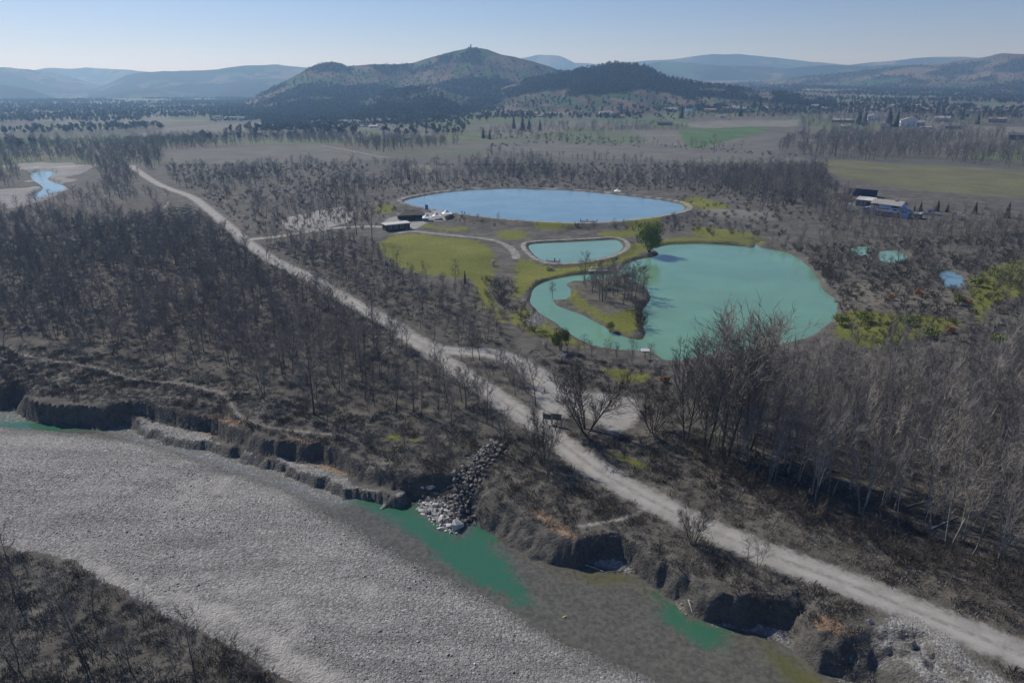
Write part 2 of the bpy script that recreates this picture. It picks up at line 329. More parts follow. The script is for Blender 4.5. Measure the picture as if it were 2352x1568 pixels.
class NT:
    def __init__(s, nt): s.nt = nt
    def n(s, t, **k):
        o = s.nt.nodes.new(t)
        for a, v in k.items(): setattr(o, a, v)
        return o
    def l(s, a, b): s.nt.links.new(a, b)
    def attr(s, name): return s.n('ShaderNodeAttribute', attribute_name=name)
    def val(s, v, sock):
        if hasattr(v, 'is_linked'): s.l(v, sock)
        else: sock.default_value = v
    def m(s, op, a, b=0.0, clamp=False):
        o = s.n('ShaderNodeMath', operation=op, use_clamp=clamp); s.val(a, o.inputs[0]); s.val(b, o.inputs[1]); return o.outputs[0]
    def ss(s, x, a, b):
        o = s.n('ShaderNodeMapRange', interpolation_type='SMOOTHSTEP'); s.val(x, o.inputs[0]); s.val(a, o.inputs[1]); s.val(b, o.inputs[2]); return o.outputs[0]
    def mix(s, f, a, b):
        o = s.n('ShaderNodeMix', data_type='RGBA'); s.val(f, o.inputs[0])
        for v, k in ((a, 6), (b, 7)):
            if isinstance(v, tuple): v = (*v[:3], 1.0)
            s.val(v, o.inputs[k])
        return o.outputs[2]
    def noise(s, sc, d=3, r=.55, vec=None):
        o = s.n('ShaderNodeTexNoise'); o.inputs['Scale'].default_value = sc; o.inputs['Detail'].default_value = d; o.inputs['Roughness'].default_value = r
        s.l(vec or s.pos(), o.inputs['Vector']); return o.outputs['Fac']
    def pos(s):
        if not hasattr(s, '_p'): s._p = s.n('ShaderNodeNewGeometry')
        return s._p.outputs['Position']
    def nrm(s): s.pos(); return s._p.outputs['Normal']
    def ramp(s, f, *stops):
        o = s.n('ShaderNodeValToRGB'); e = o.color_ramp.elements
        while len(e) < len(stops): e.new(.5)
        for k, (p, c) in enumerate(stops): e[k].position = p; e[k].color = (*c, 1)
        s.l(f, o.inputs[0]); return o.outputs[0]
    def bump(s, h, st, d, nrm=None):
        o = s.n('ShaderNodeBump'); s.val(st, o.inputs['Strength']); o.inputs['Distance'].default_value = d; s.l(h, o.inputs['Height'])
        if nrm: s.l(nrm, o.inputs['Normal'])
        return o.outputs[0]

def simple(name, c, var=.25, sc=2., rough=.8, c2=None, obj_var=0.):
    m, nt, b = mat(name); k = NT(nt)
    f = k.noise(sc, 4)
    a = c2 or tuple(x*(1 - var*1.2) for x in c); d = c if c2 else tuple(min(1, x*(1 + var)) for x in c)
    o = k.ramp(f, (.3, a), (.7, d))
    if obj_var:
        r = k.n('ShaderNodeObjectInfo').outputs['Random']
        hs = k.n('ShaderNodeHueSaturation'); k.l(k.m('ADD', 1 - obj_var, k.m('MULTIPLY', r, 2*obj_var)), hs.inputs['Value']); k.l(o, hs.inputs['Color']); o = hs.outputs[0]
    k.l(o, b.inputs['Base Color']); b.inputs['Roughness'].default_value = rough
    if 'Specular IOR Level' in b.inputs: b.inputs['Specular IOR Level'].default_value = .25
    return m

# ------------------------------------------------------------------ ground material
def ground_material():
    m, nt, b = mat('ground'); k = NT(nt)
    n1, n2, n3 = k.noise(.035, 4), k.noise(.35, 4), k.noise(2.6, 3, .65)
    n0 = k.noise(.9, 4, .6)
    n4 = k.noise(.11, 4, .6)
    base = k.ramp(k.m('ADD', k.m('MULTIPLY', n4, .55), k.m('MULTIPLY', n2, .45)), (.34, (.050, .047, .042)), (.47, (.085, .080, .070)), (.58, (.125, .118, .103)), (.72, (.185, .175, .152)))
    base = k.mix(k.ss(n3, .5, .75), base, (.060, .056, .049))
    wd = k.ss(k.m('ADD', k.attr('wood').outputs['Fac'], k.m('MULTIPLY', k.m('SUBTRACT', n2, .5), 12.)), -1.5, 2.5)
    wcol = k.ramp(k.m('ADD', k.m('MULTIPLY', n2, .6), k.m('MULTIPLY', n3, .4)), (.35, (.048, .044, .038)), (.52, (.085, .079, .069)), (.68, (.150, .140, .120)))
    c = k.mix(wd, base, wcol)
    t = k.attr('tint')
    tc = k.n('ShaderNodeMixRGB', blend_type='MULTIPLY'); tc.inputs[0].default_value = 1; k.l(t.outputs['Color'], tc.inputs[1])
    k.l(k.ramp(k.m('ADD', k.m('MULTIPLY', n1, .6), k.m('MULTIPLY', n2, .4)), (.35, (.72, .72, .74)), (.65, (1.2, 1.2, 1.1))), tc.inputs[2])
    c = k.mix(t.outputs['Alpha'], c, tc.outputs[0])
    gc = k.ramp(k.m('ADD', k.m('MULTIPLY', n1, .5), k.m('MULTIPLY', n0, .5)), (.36, (.085, .095, .020)), (.52, (.132, .142, .028)), (.66, (.190, .188, .050)))
    g = k.ss(k.m('ADD', k.attr('grass').outputs['Fac'], k.m('MULTIPLY', k.m('SUBTRACT', n2, .5), 9.)), -.8, 1.6)
    c = k.mix(g, c, gc)
    # bare earth where the ground is steep
    sx = k.n('ShaderNodeSeparateXYZ'); k.l(k.n('ShaderNodeNewGeometry').outputs['True Normal'], sx.inputs[0])
    st = k.ss(sx.outputs['Z'], .93, .72)
    earth = k.ramp(k.m('ADD', k.m('MULTIPLY', n0, .5), k.m('MULTIPLY', n3, .5)), (.35, (.055, .052, .046)), (.65, (.125, .119, .107)))
    c = k.mix(st, c, earth)
    # gravel
    vo = k.n('ShaderNodeTexVoronoi'); vo.inputs['Scale'].default_value = 3.4; k.l(k.pos(), vo.inputs['Vector'])
    vb = k.n('ShaderNodeSeparateColor'); k.l(vo.outputs['Color'], vb.inputs[0])
    gv = k.ramp(vb.outputs[0], (.0, (.190, .186, .176)), (.5, (.285, .280, .266)), (.9, (.360, .354, .340)), (1., (.470, .463, .445)))
    gv = k.mix(k.ss(vo.outputs['Distance'], .12, .3), gv, k.mix(.35, gv, (.16, .157, .15)))
    sand = k.ramp(n0, (.4, (.340, .330, .305)), (.6, (.395, .385, .360)))
    spk = k.noise(3.1, 5, .8)
    gm = k.n('ShaderNodeMixRGB', blend_type='MULTIPLY'); gm.inputs[0].default_value = 1; k.l(gv, gm.inputs[1])
    k.l(k.ramp(spk, (.36, (.38, .38, .38)), (.47, (.95, .95, .95)), (.58, (1.15, 1.15, 1.15)), (.68, (1.5, 1.5, 1.5))), gm.inputs[2])
    mf = k.n('ShaderNodeMapping'); mf.inputs['Rotation'].default_value = (0, 0, 0.72); mf.inputs['Scale'].default_value = (.035, .22, 1); k.l(k.pos(), mf.inputs[0])
    band = k.noise(1., 4, .6, mf.outputs[0]); gb = k.n('ShaderNodeMixRGB', blend_type='MULTIPLY'); gb.inputs[0].default_value = 1; k.l(gm.outputs[0], gb.inputs[1])
    k.l(k.ramp(band, (.36, (.78, .78, .78)), (.5, (1., 1., 1.)), (.64, (1.14, 1.14, 1.13))), gb.inputs[2]); gm = gb
    sm = k.ss(k.m('ADD', k.attr('sand').outputs['Fac'], k.m('MULTIPLY', k.m('SUBTRACT', n2, .5), 9.)), -1.5, 2.)
    sm = k.m('MAXIMUM', k.m('MULTIPLY', sm, .9), k.m('MULTIPLY', k.ss(k.m('ADD', n1, k.m('MULTIPLY', k.m('SUBTRACT', n2, .5), .3)), .56, .68), .7))
    gv = k.mix(sm, gm.outputs[0], sand)
    zz = k.n('ShaderNodeSeparateXYZ'); k.l(k.pos(), zz.inputs[0])
    wet = k.ss(zz.outputs['Z'], -3.82, -3.98)
    gv = k.mix(k.m('MULTIPLY', wet, .55), gv, (.075, .075, .066))
    ga = k.ss(k.m('ADD', k.attr('gravel').outputs['Fac'], k.m('MULTIPLY', k.m('SUBTRACT', n0, .5), 3.)), -.3, .5)
    c = k.mix(k.m('MULTIPLY', ga, k.m('SUBTRACT', 1., k.m('MULTIPLY', st, .75))), c, gv)
    cy = k.ss(k.m('ADD', k.attr('clay').outputs['Fac'], k.m('MULTIPLY', k.m('SUBTRACT', n0, .5), 2.6)), -.5, .6)
    c = k.mix(k.m('MULTIPLY', k.m('MULTIPLY', cy, .8), k.m('SUBTRACT', 1., st)), c, k.ramp(n3, (.35, (.225, .140, .085)), (.65, (.320, .215, .140))))
    # footpaths and tracks
    pa = k.ss(k.m('ADD', k.attr('path').outputs['Fac'], k.m('MULTIPLY', k.m('SUBTRACT', n0, .5), 1.1)), -.25, .35)
    c = k.mix(k.m('MULTIPLY', pa, k.m('ADD', .25, k.m('MULTIPLY', k.ss(n2, .3, .6), .55))), c, k.ramp(n3, (.3, (.25, .24, .22)), (.7, (.35, .34, .315))))
    tr = k.m('ADD', k.attr('track').outputs['Fac'], k.m('MULTIPLY', k.m('SUBTRACT', n0, .5), 3.4))
    ce = k.attr('cen').outputs['Fac']
    rut = k.ss(k.m('ABSOLUTE', k.m('SUBTRACT', ce, .95)), .75, .25)
    tcol = k.ramp(k.m('ADD', k.m('MULTIPLY', n2, .5), k.m('MULTIPLY', n3, .5)), (.35, (.215, .210, .196)), (.65, (.295, .288, .272)))
    tcol = k.mix(k.m('MULTIPLY', k.m('MULTIPLY', rut, .45), k.ss(n2, .35, .6)), tcol, (.34, .333, .318))
    ctr = k.m('MULTIPLY', k.ss(ce, .55, .15), k.ss(n0, .42, .58)); tcol = k.mix(k.m('MULTIPLY', ctr, .55), tcol, (.150, .145, .120))
    c = k.mix(k.ss(tr, -1.2, .7), c, tcol)
    k.l(c, b.inputs['Base Color'])
    b.inputs['Roughness'].default_value = .92; b.inputs['Specular IOR Level'].default_value = .15
    h = k.m('ADD', k.m('MULTIPLY', n3, .55), k.m('MULTIPLY', n2, .6))
    nb = k.bump(h, k.m('SUBTRACT', .9, k.m('MULTIPLY', k.ss(tr, -1., .5), .75)), .5)
    nb = k.bump(k.m('ADD', k.m('MULTIPLY', vo.outputs['Distance'], -.6), k.m('MULTIPLY', k.noise(1.7, 5, .75), 1.4)), k.m('MULTIPLY', ga, .75), .3, nb)
    k.l(nb, b.inputs['Normal'])
    return m
M_GROUND = ground_material()

def water_material(name, c, rough, sc, st, river=False):
    m, nt, b = mat(name); k = NT(nt)
    n1 = k.noise(.05, 3)
    cc = k.ramp(n1, (.35, tuple(x*.9 for x in c)), (.65, tuple(min(1, x*1.08) for x in c)))
    mp = k.n('ShaderNodeMapping'); mp.inputs['Scale'].default_value = (1, .6, 1); k.l(k.pos(), mp.inputs[0])
    h = k.m('ADD', k.noise(sc, 3, .5, mp.outputs[0]), k.m('MULTIPLY', k.noise(sc*4.3, 2, .5, mp.outputs[0]), .3))
    s = st
    if river:
        d = k.ss(k.m('ADD', k.attr('deep').outputs['Fac'], k.m('MULTIPLY', k.m('SUBTRACT', k.noise(.35, 5, .65), .5), 8.)), -1.4, 1.7)
        bed = k.ramp(k.noise(1.6, 4, .65), (.35, (.062, .062, .052)), (.65, (.118, .114, .096)))
        cc = k.mix(d, bed, (.034, .112, .070))
        rf = k.ss(k.attr('riffle').outputs['Fac'], -2.5, 2.5)
        fo = k.m('MULTIPLY', rf, k.ss(k.noise(2.6, 5, .75, mp.outputs[0]), .53, .68))
        al = k.ss(k.m('ADD', k.attr('algae').outputs['Fac'], k.m('MULTIPLY', k.m('SUBTRACT', k.noise(.8, 4, .6), .5), 5.)), -1., 2.)
        cc = k.mix(k.m('MULTIPLY', al, .7), cc, (.088, .090, .018))
        cc = k.mix(k.m('MULTIPLY', rf, .75), cc, k.ramp(k.noise(2.6, 4, .7), (.35, (.09, .09, .082)), (.62, (.24, .24, .23))))
        cc = k.mix(fo, cc, (.36, .365, .36))
        s = k.m('ADD', st, k.m('MULTIPLY', rf, .55))
        k.l(k.m('ADD', rough, k.m('MULTIPLY', fo, .4)), b.inputs['Roughness'])
    else: b.inputs['Roughness'].default_value = rough
    k.l(cc, b.inputs['Base Color']); b.inputs['IOR'].default_value = 1.33
    k.l(k.bump(h, s, .12), b.inputs['Normal'])
    return m

# ------------------------------------------------------------------ object helpers
def tag(o, label=None, cat=None, group=None, kind=None):
    for k, v in (('label', label), ('category', cat), ('group', group), ('kind', kind)):
        if v: o[k] = v
    return o

def mesh_np(name, V, Q, m=None, smooth_=False):
    me = bpy.data.meshes.new(name); V = np.asarray(V, np.float32); Q = np.asarray(Q, np.int32)
    me.vertices.add(len(V)); me.vertices.foreach_set('co', V.ravel())
    k = Q.shape[1]
    me.loops.add(Q.size); me.loops.foreach_set('vertex_index', Q.ravel())
    me.polygons.add(len(Q)); me.polygons.foreach_set('loop_start', np.arange(0, Q.size, k, dtype=np.int32))
    if smooth_: me.polygons.foreach_set('use_smooth', np.ones(len(Q), bool))
    me.update(calc_edges=True)
    if m: me.materials.append(m)
    return me

def link(name, me, parent=None, loc=None):
    o = bpy.data.objects.new(name, me); col.objects.link(o)
    if parent: o.parent = parent
    if loc: o.location = loc
    return o

def fattr(me, name, a):
    t = me.attributes.new(name, 'FLOAT', 'POINT'); t.data.foreach_set('value', np.asarray(a, np.float32).ravel())

class MB:
    """Collects boxes, bars, tubes and cones and links them as ONE mesh."""
    def __init__(s): s.v = []; s.f = []
    def add(s, v, f):
        b = len(s.v); s.v += [tuple(p) for p in v]; s.f += [tuple(b + i for i in q) for q in f]; return s
    def box(s, x0, y0, z0, x1, y1, z1):
        v = [(x, y, z) for z in (z0, z1) for x, y in ((x0, y0), (x1, y0), (x1, y1), (x0, y1))]
        return s.add(v, [(3, 2, 1, 0), (4, 5, 6, 7), (0, 1, 5, 4), (1, 2, 6, 5), (2, 3, 7, 6), (3, 0, 4, 7)])
    def tube(s, pts, rad, n=4, cap=True):
        pts = [Vector(p) for p in pts]; rings = []
        for i, p in enumerate(pts):
            d = (pts[min(i+1, len(pts)-1)] - pts[max(i-1, 0)]).normalized()
            a = d.orthogonal().normalized(); b = d.cross(a); r = rad[i] if hasattr(rad, '__len__') else rad
            rings.append([p + (a*math.cos(t) + b*math.sin(t))*r for t in (2*math.pi*k/n for k in range(n))])
        v = [q for r in rings for q in r]; f = []
        for i in range(len(pts) - 1):
            for k in range(n): f.append((i*n + k, i*n + (k+1) % n, (i+1)*n + (k+1) % n, (i+1)*n + k))
        if cap: f += [tuple(range(n))[::-1], tuple((len(pts)-1)*n + k for k in range(n))]
        return s.add(v, f)
    def mesh(s, name, m, sm=False):
        me = bpy.data.meshes.new(name); me.from_pydata(s.v, [], s.f); me.materials.append(m)
        if sm: me.polygons.foreach_set('use_smooth', np.ones(len(me.polygons), bool))
        me.update(); return me
    def build(s, name, m, parent=None, loc=None, sm=False): return link(name, s.mesh(name, m, sm), parent, loc)

def empty(name, loc, rz=0.):
    o = bpy.data.objects.new(name, None); o.location = loc; o.rotation_euler = (0, 0, rz); o.empty_display_size = .5; col.objects.link(o); return o

def copy_thing(o, loc, rz, sc, label=None, group=None):
    c = o.copy(); col.objects.link(c); c.location = loc; c.rotation_euler = (0, 0, rz); c.scale = (sc, sc, sc) if not hasattr(sc, '__len__') else sc
    if label: c['label'] = label
    if group: c['group'] = group
    for ch in o.children:
        d = ch.copy(); col.objects.link(d); d.parent = c
        for g in ch.children:
            e = g.copy(); col.objects.link(e); e.parent = d
    return c

def zt(x, y): return float(terrain(np.array([x]), np.array([y]))[0])

# ------------------------------------------------------------------ ground sheet
def build_ground():
    az = [0.0]; st = .0043
    while az[-1] < .84: az.append(az[-1] + st)
    s = st
    while az[-1] + s < math.pi: s *= 1.22; az.append(min(az[-1] + s, math.pi))
    if az[-1] < math.pi: az.append(math.pi)
    az = np.array([-a for a in az[:0:-1]] + az)
    r = [14.]
    while r[-1] < 7900:
        k = .0045 if 55 < r[-1] < 330 else (.011 if r[-1] > 330 else .02)
        r.append(r[-1]*(1 + k))
    r = np.array([0.5] + r)
    A, Rr = np.meshgrid(az, r)
    x, y = np.sin(A)*Rr, np.cos(A)*Rr
    z, at = terrain(x.ravel(), y.ravel(), True)
    z = z.reshape(x.shape)
    V = np.stack([x, y, z], -1).reshape(-1, 3)
    nr, na = x.shape
    i = np.arange(nr*na).reshape(nr, na)
    Q = np.stack([i[:-1, :-1], i[:-1, 1:], i[1:, 1:], i[1:, :-1]], -1).reshape(-1, 4)
    qc = lambda a: a.ravel()[Q].mean(1)
    zone = np.zeros(len(Q), int)
    bas = qc(at['basin']); bar = qc(at['bar']); isl = qc(at['isle'])
    zone[bas > 0] = 5
    zone[(bas > 1) & (bar > 0)] = 1
    zone[(bas > 1) & (isl > 0)] = 2
    zone[(qc(at['grass']) > .5) & (zone == 0)] = 3
    zone[(qc(at['path']) > 0) & (zone == 0)] = 6
    zone[qc(at['track']) > 0] = 4
    names = {0: 'ground', 1: 'gravel_bar', 2: 'river_island', 3: 'meadow', 4: 'track', 5: 'river_bank', 6: 'footpath'}
    for k, nm in names.items():
        q = Q[zone == k]
        if not len(q): continue
        u, inv = np.unique(q, return_inverse=True)
        me = mesh_np(nm, V[u], inv.reshape(q.shape), M_GROUND, True)
        for a in ('track', 'cen', 'path', 'grass', 'wood', 'gravel', 'sand', 'clay'): fattr(me, a, at[a][u])
        t = me.attributes.new('tint', 'FLOAT_COLOR', 'POINT'); t.data.foreach_set('color', at['tint'][u].astype(np.float32).ravel())
        tag(link(nm, me), kind='structure')
    # river water on the same plan, level
    bz = qc(z); bs = qc(at['basin'])
    rq = (bs > -2) & (bz < -3.55) & (qc(np.hypot(x, y)) < 900)
    q = Q[rq]; u, inv = np.unique(q, return_inverse=True)
    W = V[u].copy(); W[:, 2] = ZW
    m = water_material('river_water', (.06, .08, .07), .10, .9, .35, True)
    me = mesh_np('river', W, inv.reshape(q.shape), m, True)
    dp = np.maximum.reduce([sdf(P, W[:, 0], W[:, 1], 15.) for P in (DEEP1, DEEP2, DEEP3)])
    rf = np.maximum(sdf(RIFFLE, W[:, 0], W[:, 1], 15.), sdf(RIFFLE2, W[:, 0], W[:, 1], 15.))
    fattr(me, 'deep', dp); fattr(me, 'riffle', rf)
    fattr(me, 'algae', np.maximum.reduce([sdf(P, W[:, 0], W[:, 1], 8.) for P in ALGAE]))
    tag(link('river', me), kind='structure')
build_ground()

def water_sheet(name, P, z, m, grow=1.6):
    c = P.mean(0); Q = []
    N = len(P)
    for i in range(N):
        t = P[(i+1) % N] - P[i-1]; n = np.array([t[1], -t[0]])/(np.hypot(*t) + 1e-9)
        Q.append(P[i] + n*grow*ORI[name])
    me = bpy.data.meshes.new(name); me.from_pydata([(a, b, z) for a, b in Q], [], [tuple(range(N))]); me.materials.append(m); me.update()
    if me.polygons[0].normal.z < 0: me.flip_normals()
    return tag(link(name, me), kind='structure')
def area(P): return .5*np.sum(P[:, 0]*np.roll(P[:, 1], -1) - np.roll(P[:, 0], -1)*P[:, 1])
ORI = {}
M_LAKE = water_material('lake_water', (.125, .250, .165), .05, .8, .12)
M_POND = water_material('pond_water', (.150, .275, .200), .10, .8, .10)
M_BIG = water_material('reservoir_water', (.130, .235, .290), .12, .5, .10)
for nm, P, z, m in (('lake', LAKE, ZL, M_LAKE), ('fishing_pond', POND, ZP, M_POND), ('reservoir', BIGLAKE, ZB, M_BIG), ('pool', POOL1, -.6, M_BIG), ('pool_water', POOL2, -.6, M_POND), ('puddle', POOL3, -.6, M_POND), ('far_river', FARRIVER, -1.5, M_BIG)):
    ORI[nm] = 1. if area(P) > 0 else -1.
    water_sheet(nm, P, z, m)

# ------------------------------------------------------------------ hills
def hill_material():
    m, nt, b = mat('hill_cover'); k = NT(nt)
    a = k.attr('cover')
    n = k.noise(.02, 5, .65); n2 = k.noise(.11, 3, .6)
    mu = k.n('ShaderNodeMixRGB', blend_type='MULTIPLY'); mu.inputs[0].default_value = 1
    k.l(a.outputs['Color'], mu.inputs[1]); k.l(k.ramp(k.m('ADD', k.m('MULTIPLY', n, .6), k.m('MULTIPLY', n2, .4)), (.3, (.60, .60, .60)), (.7, (1.3, 1.3, 1.3))), mu.inputs[2])
    k.l(mu.outputs[0], b.inputs['Base Color']); b.inputs['Roughness'].default_value = 1.; b.inputs['Specular IOR Level'].default_value = .05
    k.l(k.bump(k.m('ADD', n2, n), .8, 5.), b.inputs['Normal'])
    return m
M_HILL = hill_material()
HILLPTS = []          # (x, y, z, kind) of hillside trees
def ridge(name, sky, Rc, foot, back, seed, na=220, nr=60, wood=.5, gully=.2, trees=0, fieldsz=150., sharp=1.1, low=0.):
    sky = np.array(sky, float)
    us = np.linspace(sky[0, 0], sky[-1, 0], na)
    vs_ = np.interp(us, sky[:, 0], sky[:, 1])
    vs_ = vs_ + (fbm(us, us*0 + seed, 55., 4, seed) - .5)*7
    X = (us - 1176)/F; Y = (vs_ - 784)/F
    dx, dy, dz = X, CP - Y*SP, -SP - Y*CP
    hor = np.hypot(dx, dy)
    a = np.arctan2(dx, dy)
    rc = Rc*(1 + .10*(fbm(us, us*0, 160., 3, seed) - .5))
    zc = H + rc*dz/hor
    end = np.minimum(np.arange(na), np.arange(na)[::-1])/(na*.04)
    t = np.concatenate([np.linspace(0, 1, int(nr*.72)), 1 + np.linspace(0, 1, nr - int(nr*.72) + 1)[1:]])
    T, A = np.meshgrid(t, a, indexing='ij'); ZC = np.broadcast_to(zc, T.shape); RC = np.broadcast_to(rc, T.shape)
    RF = np.broadcast_to(foot, T.shape)
    Rr = np.where(T <= 1, RF + (RC - RF)*T, RC + (T - 1)*back)
    x, y = np.sin(A)*Rr, np.cos(A)*Rr
    base = -6.
    prof = np.where(T <= 1, T**sharp*(1 - .25*np.sin(np.pi*T)), 1 - sstep(1, 2, T))
    z = base + (ZC - base)*prof
    g = (fbm(x, y, fieldsz*2.2, 4, seed + 5) - .5)
    z = z + g*2*gully*(ZC - base)*np.clip(np.sin(np.pi*np.clip(T, 0, 1)), 0, 1)
    z = np.where(T > 0, z, base - 8)
    # cover: patchwork of woods and fields
    ns = 260; sx = rng.uniform(x.min(), x.max(), ns*4); sy = rng.uniform(y.min(), y.max(), ns*4)
    cls = rng.random(ns*4)
    xf = (x + (fbm(x, y, 60., 2, 3) - .5)*60).ravel(); yf = (y + (fbm(x, y, 60., 2, 4) - .5)*60).ravel()
    best = np.full(xf.shape, 1e18); bi = np.zeros(xf.shape, int)
    for i in range(ns*4):
        d = (xf - sx[i])**2 + ((yf - sy[i])*.8)**2; mm = d < best; best[mm] = d[mm]; bi[mm] = i
    c = cls[bi].reshape(x.shape)
    wn = fbm(x, y, fieldsz*1.6, 4, seed + 9)
    isw = (wn > (1 - wood)*.62 + .19) | (c < wood*.35)
    isw &= (T > low) | (wn > .60)
    pal = np.array([(.066, .064, .056), (.115, .096, .076), (.048, .084, .042), (.056, .088, .044), (.130, .108, .086), (.088, .064, .056)])
    cc = pal[(c*997 % 6).astype(int)]
    cc[isw] = (.030, .031, .029)
    V = np.stack([x, y, z], -1).reshape(-1, 3); nR, nA = x.shape
    i = np.arange(nR*nA).reshape(nR, nA)
    Q = np.stack([i[:-1, :-1], i[:-1, 1:], i[1:, 1:], i[1:, :-1]], -1).reshape(-1, 4)
    me = mesh_np(name, V, Q, M_HILL, True)
    t_ = me.attributes.new('cover', 'FLOAT_COLOR', 'POINT'); t_.data.foreach_set('color', np.concatenate([cc.reshape(-1, 3), np.ones((len(V), 1))], 1).astype(np.float32).ravel())
    tag(link(name, me), kind='structure')
    if trees:
        ok = (isw & (T < .985) & (T > .03)).ravel(); few = (~isw & (T < .96) & (T > .05)).ravel()
        cand = np.nonzero(ok)[0]; pick = rng.choice(cand, min(trees, len(cand)*4))
        c2 = np.nonzero(few)[0]; p2 = rng.choice(c2, min(trees//9, len(c2)))
        for P_ in (pick, p2):
            ja = rng.random((len(P_), 2)) - .5
            row, cl = P_//nA, P_ % nA
            fr = np.clip(row + ja[:, 0], 0, nR - 1.001); fc = np.clip(cl + ja[:, 1], 0, nA - 1.001)
            r0, c0 = fr.astype(int), fc.astype(int); a_, b_ = fr - r0, fc - c0
            def bl(M): return (M[r0, c0]*(1-a_)*(1-b_) + M[r0+1, c0]*a_*(1-b_) + M[r0, c0+1]*(1-a_)*b_ + M[r0+1, c0+1]*a_*b_)
            HILLPTS.append(np.stack([bl(x), bl(y), bl(z)], -1))

ridge('far_hill', [(-400, 158), (-100, 160), (0, 166), (120, 158), (200, 155), (260, 160), (330, 165), (420, 175)], 6900, 5500, 800, 1, 120, 36, .6)
ridge('far_hill', [(-500, 150), (-200, 150), (0, 157), (60, 160), (120, 166), (180, 181), (235, 199), (300, 214), (420, 234)], 5600, 4200, 1000, 2, 140, 40, .6)
ridge('far_hill', [(150, 228), (235, 199), (290, 172), (330, 167), (450, 163), (560, 152), (640, 149), (700, 156), (800, 168), (980, 178)], 5000, 3500, 1000, 3, 160, 44, .6)
ridge('far_hill', [(-400, 180), (-100, 186), (0, 196), (60, 205), (110, 218), (150, 234)], 4200, 3200, 900, 4, 90, 36, .7)
ridge('far_hill', [(1130, 150), (1180, 137), (1235, 125), (1290, 131), (1320, 146), (1420, 150), (1480, 141), (1560, 135), (1640, 122), (1700, 126), (1760, 132), (1850, 140), (1950, 150), (2040, 141), (2100, 133), (2200, 131), (2400, 130), (2700, 130)], 7000, 5600, 700, 5, 200, 36, .6)
ridge('far_hill', [(1400, 160), (1480, 147), (1530, 139), (1580, 145), (1640, 149), (1720, 152), (1800, 156), (1900, 150), (2000, 151), (2140, 148), (2400, 150), (2700, 150)], 5300, 3900, 1000, 6, 200, 44, .6)
ridge('hill', [(1480, 228), (1600, 200), (1700, 190), (1800, 180), (1900, 172), (2000, 160), (2100, 150), (2180, 145), (2250, 132), (2300, 125), (2352, 125), (2450, 119), (2600, 125), (2900, 140)], 3900, 1750, 1400, 7, 300, 90, .45, .14, 9000, 170., 1.7)
ridge('hill', [(480, 250), (545, 238), (580, 228), (620, 205), (660, 183), (700, 162), (725, 149), (760, 142), (785, 146), (795, 153), (850, 150), (900, 150), (950, 143), (990, 133), (1040, 119), (1080, 109), (1120, 114), (1150, 124), (1200, 135), (1240, 147), (1280, 160), (1320, 168), (1380, 182), (1450, 192), (1550, 208), (1680, 232)], 2350, 1330, 700, 8, 420, 130, 
      .54, .13, 20000, 150., 1.75)
ridge('hill', [(1080, 228), (1160, 200), (1240, 178), (1300, 166), (1345, 156), (1385, 150), (1412, 143), (1450, 148), (1490, 156), (1515, 170), (1560, 184), (1610, 194), (1700, 205), (1800, 216), (1920, 238)], 1850, 1000, 500, 9, 180, 70, .78, .10, 7000, 130., 1.5, .80)
ridge('hill', [(600, 262), (720, 252), (820, 236), (880, 216), (930, 203), (965, 198), (1010, 205), (1070, 222), (1140, 240), (1260, 262)], 1750, 1050, 420, 10, 150, 60, .52, .10, 6500, 130., 1.3)

# ------------------------------------------------------------------ trees
M_BARK = simple('bark', (.095, .082, .069), .35, 3., .9, None, .25)
M_TWIG = simple('twig', (.188, .170, .152), .3, 1.2, .9, None, .3)
M_PALEBARK = simple('pale_bark', (.230, .222, .206), .3, 2., .85, None, .22)
M_PALETWIG = simple('pale_twig', (.245, .225, .198), .3, 1.2, .85, None, .25)
M_DARKTWIG = simple('dark_twig', (.085, .073, .061), .35, 1.5, .9, None, .3)

def _perp(d, r):
    a = d.orthogonal().normalized(); b = d.cross(a); t = r.uniform(0, 2*math.pi); return a*math.cos(t) + b*math.sin(t)

def limb(mb, r, p, d, L, rad, segs, n, up=.12, wig=.12, tip=.25):
    pts, rr = [p.copy()], [rad]; dirs = [d.copy()]
    for i in range(segs):
        d = (d + _perp(d, r)*wig*r.random() + Vector((0, 0, up))).normalized()
        p = p + d*(L/segs); pts.append(p.copy()); rr.append(rad*(1 - (1 - tip)*(i+1)/segs)); dirs.append(d.copy())
    mb.tube(pts, rr, n, False)
    return pts, dirs, rr

def needle(mb, p, d, L, rad, r):
    a = d.orthogonal().normalized(); b = d.cross(a)
    q = [p + a*rad, p - a*rad*.5 + b*rad*.87, p - a*rad*.5 - b*rad*.87]
    mid = p + d*L*.55; e = (d + _perp(d, r)*.35 + Vector((0, 0, .12))).normalized()
    m_ = [mid + (v - p)*.6 for v in q]
    t = mid + e*L*.5
    b0 = len(mb.v); mb.v += [tuple(v) for v in q + m_ + [t]]
    for k in range(3):
        j = (k+1) % 3
        mb.f += [(b0+k, b0+j, b0+3+j, b0+3+k), (b0+3+k, b0+3+j, b0+6)]

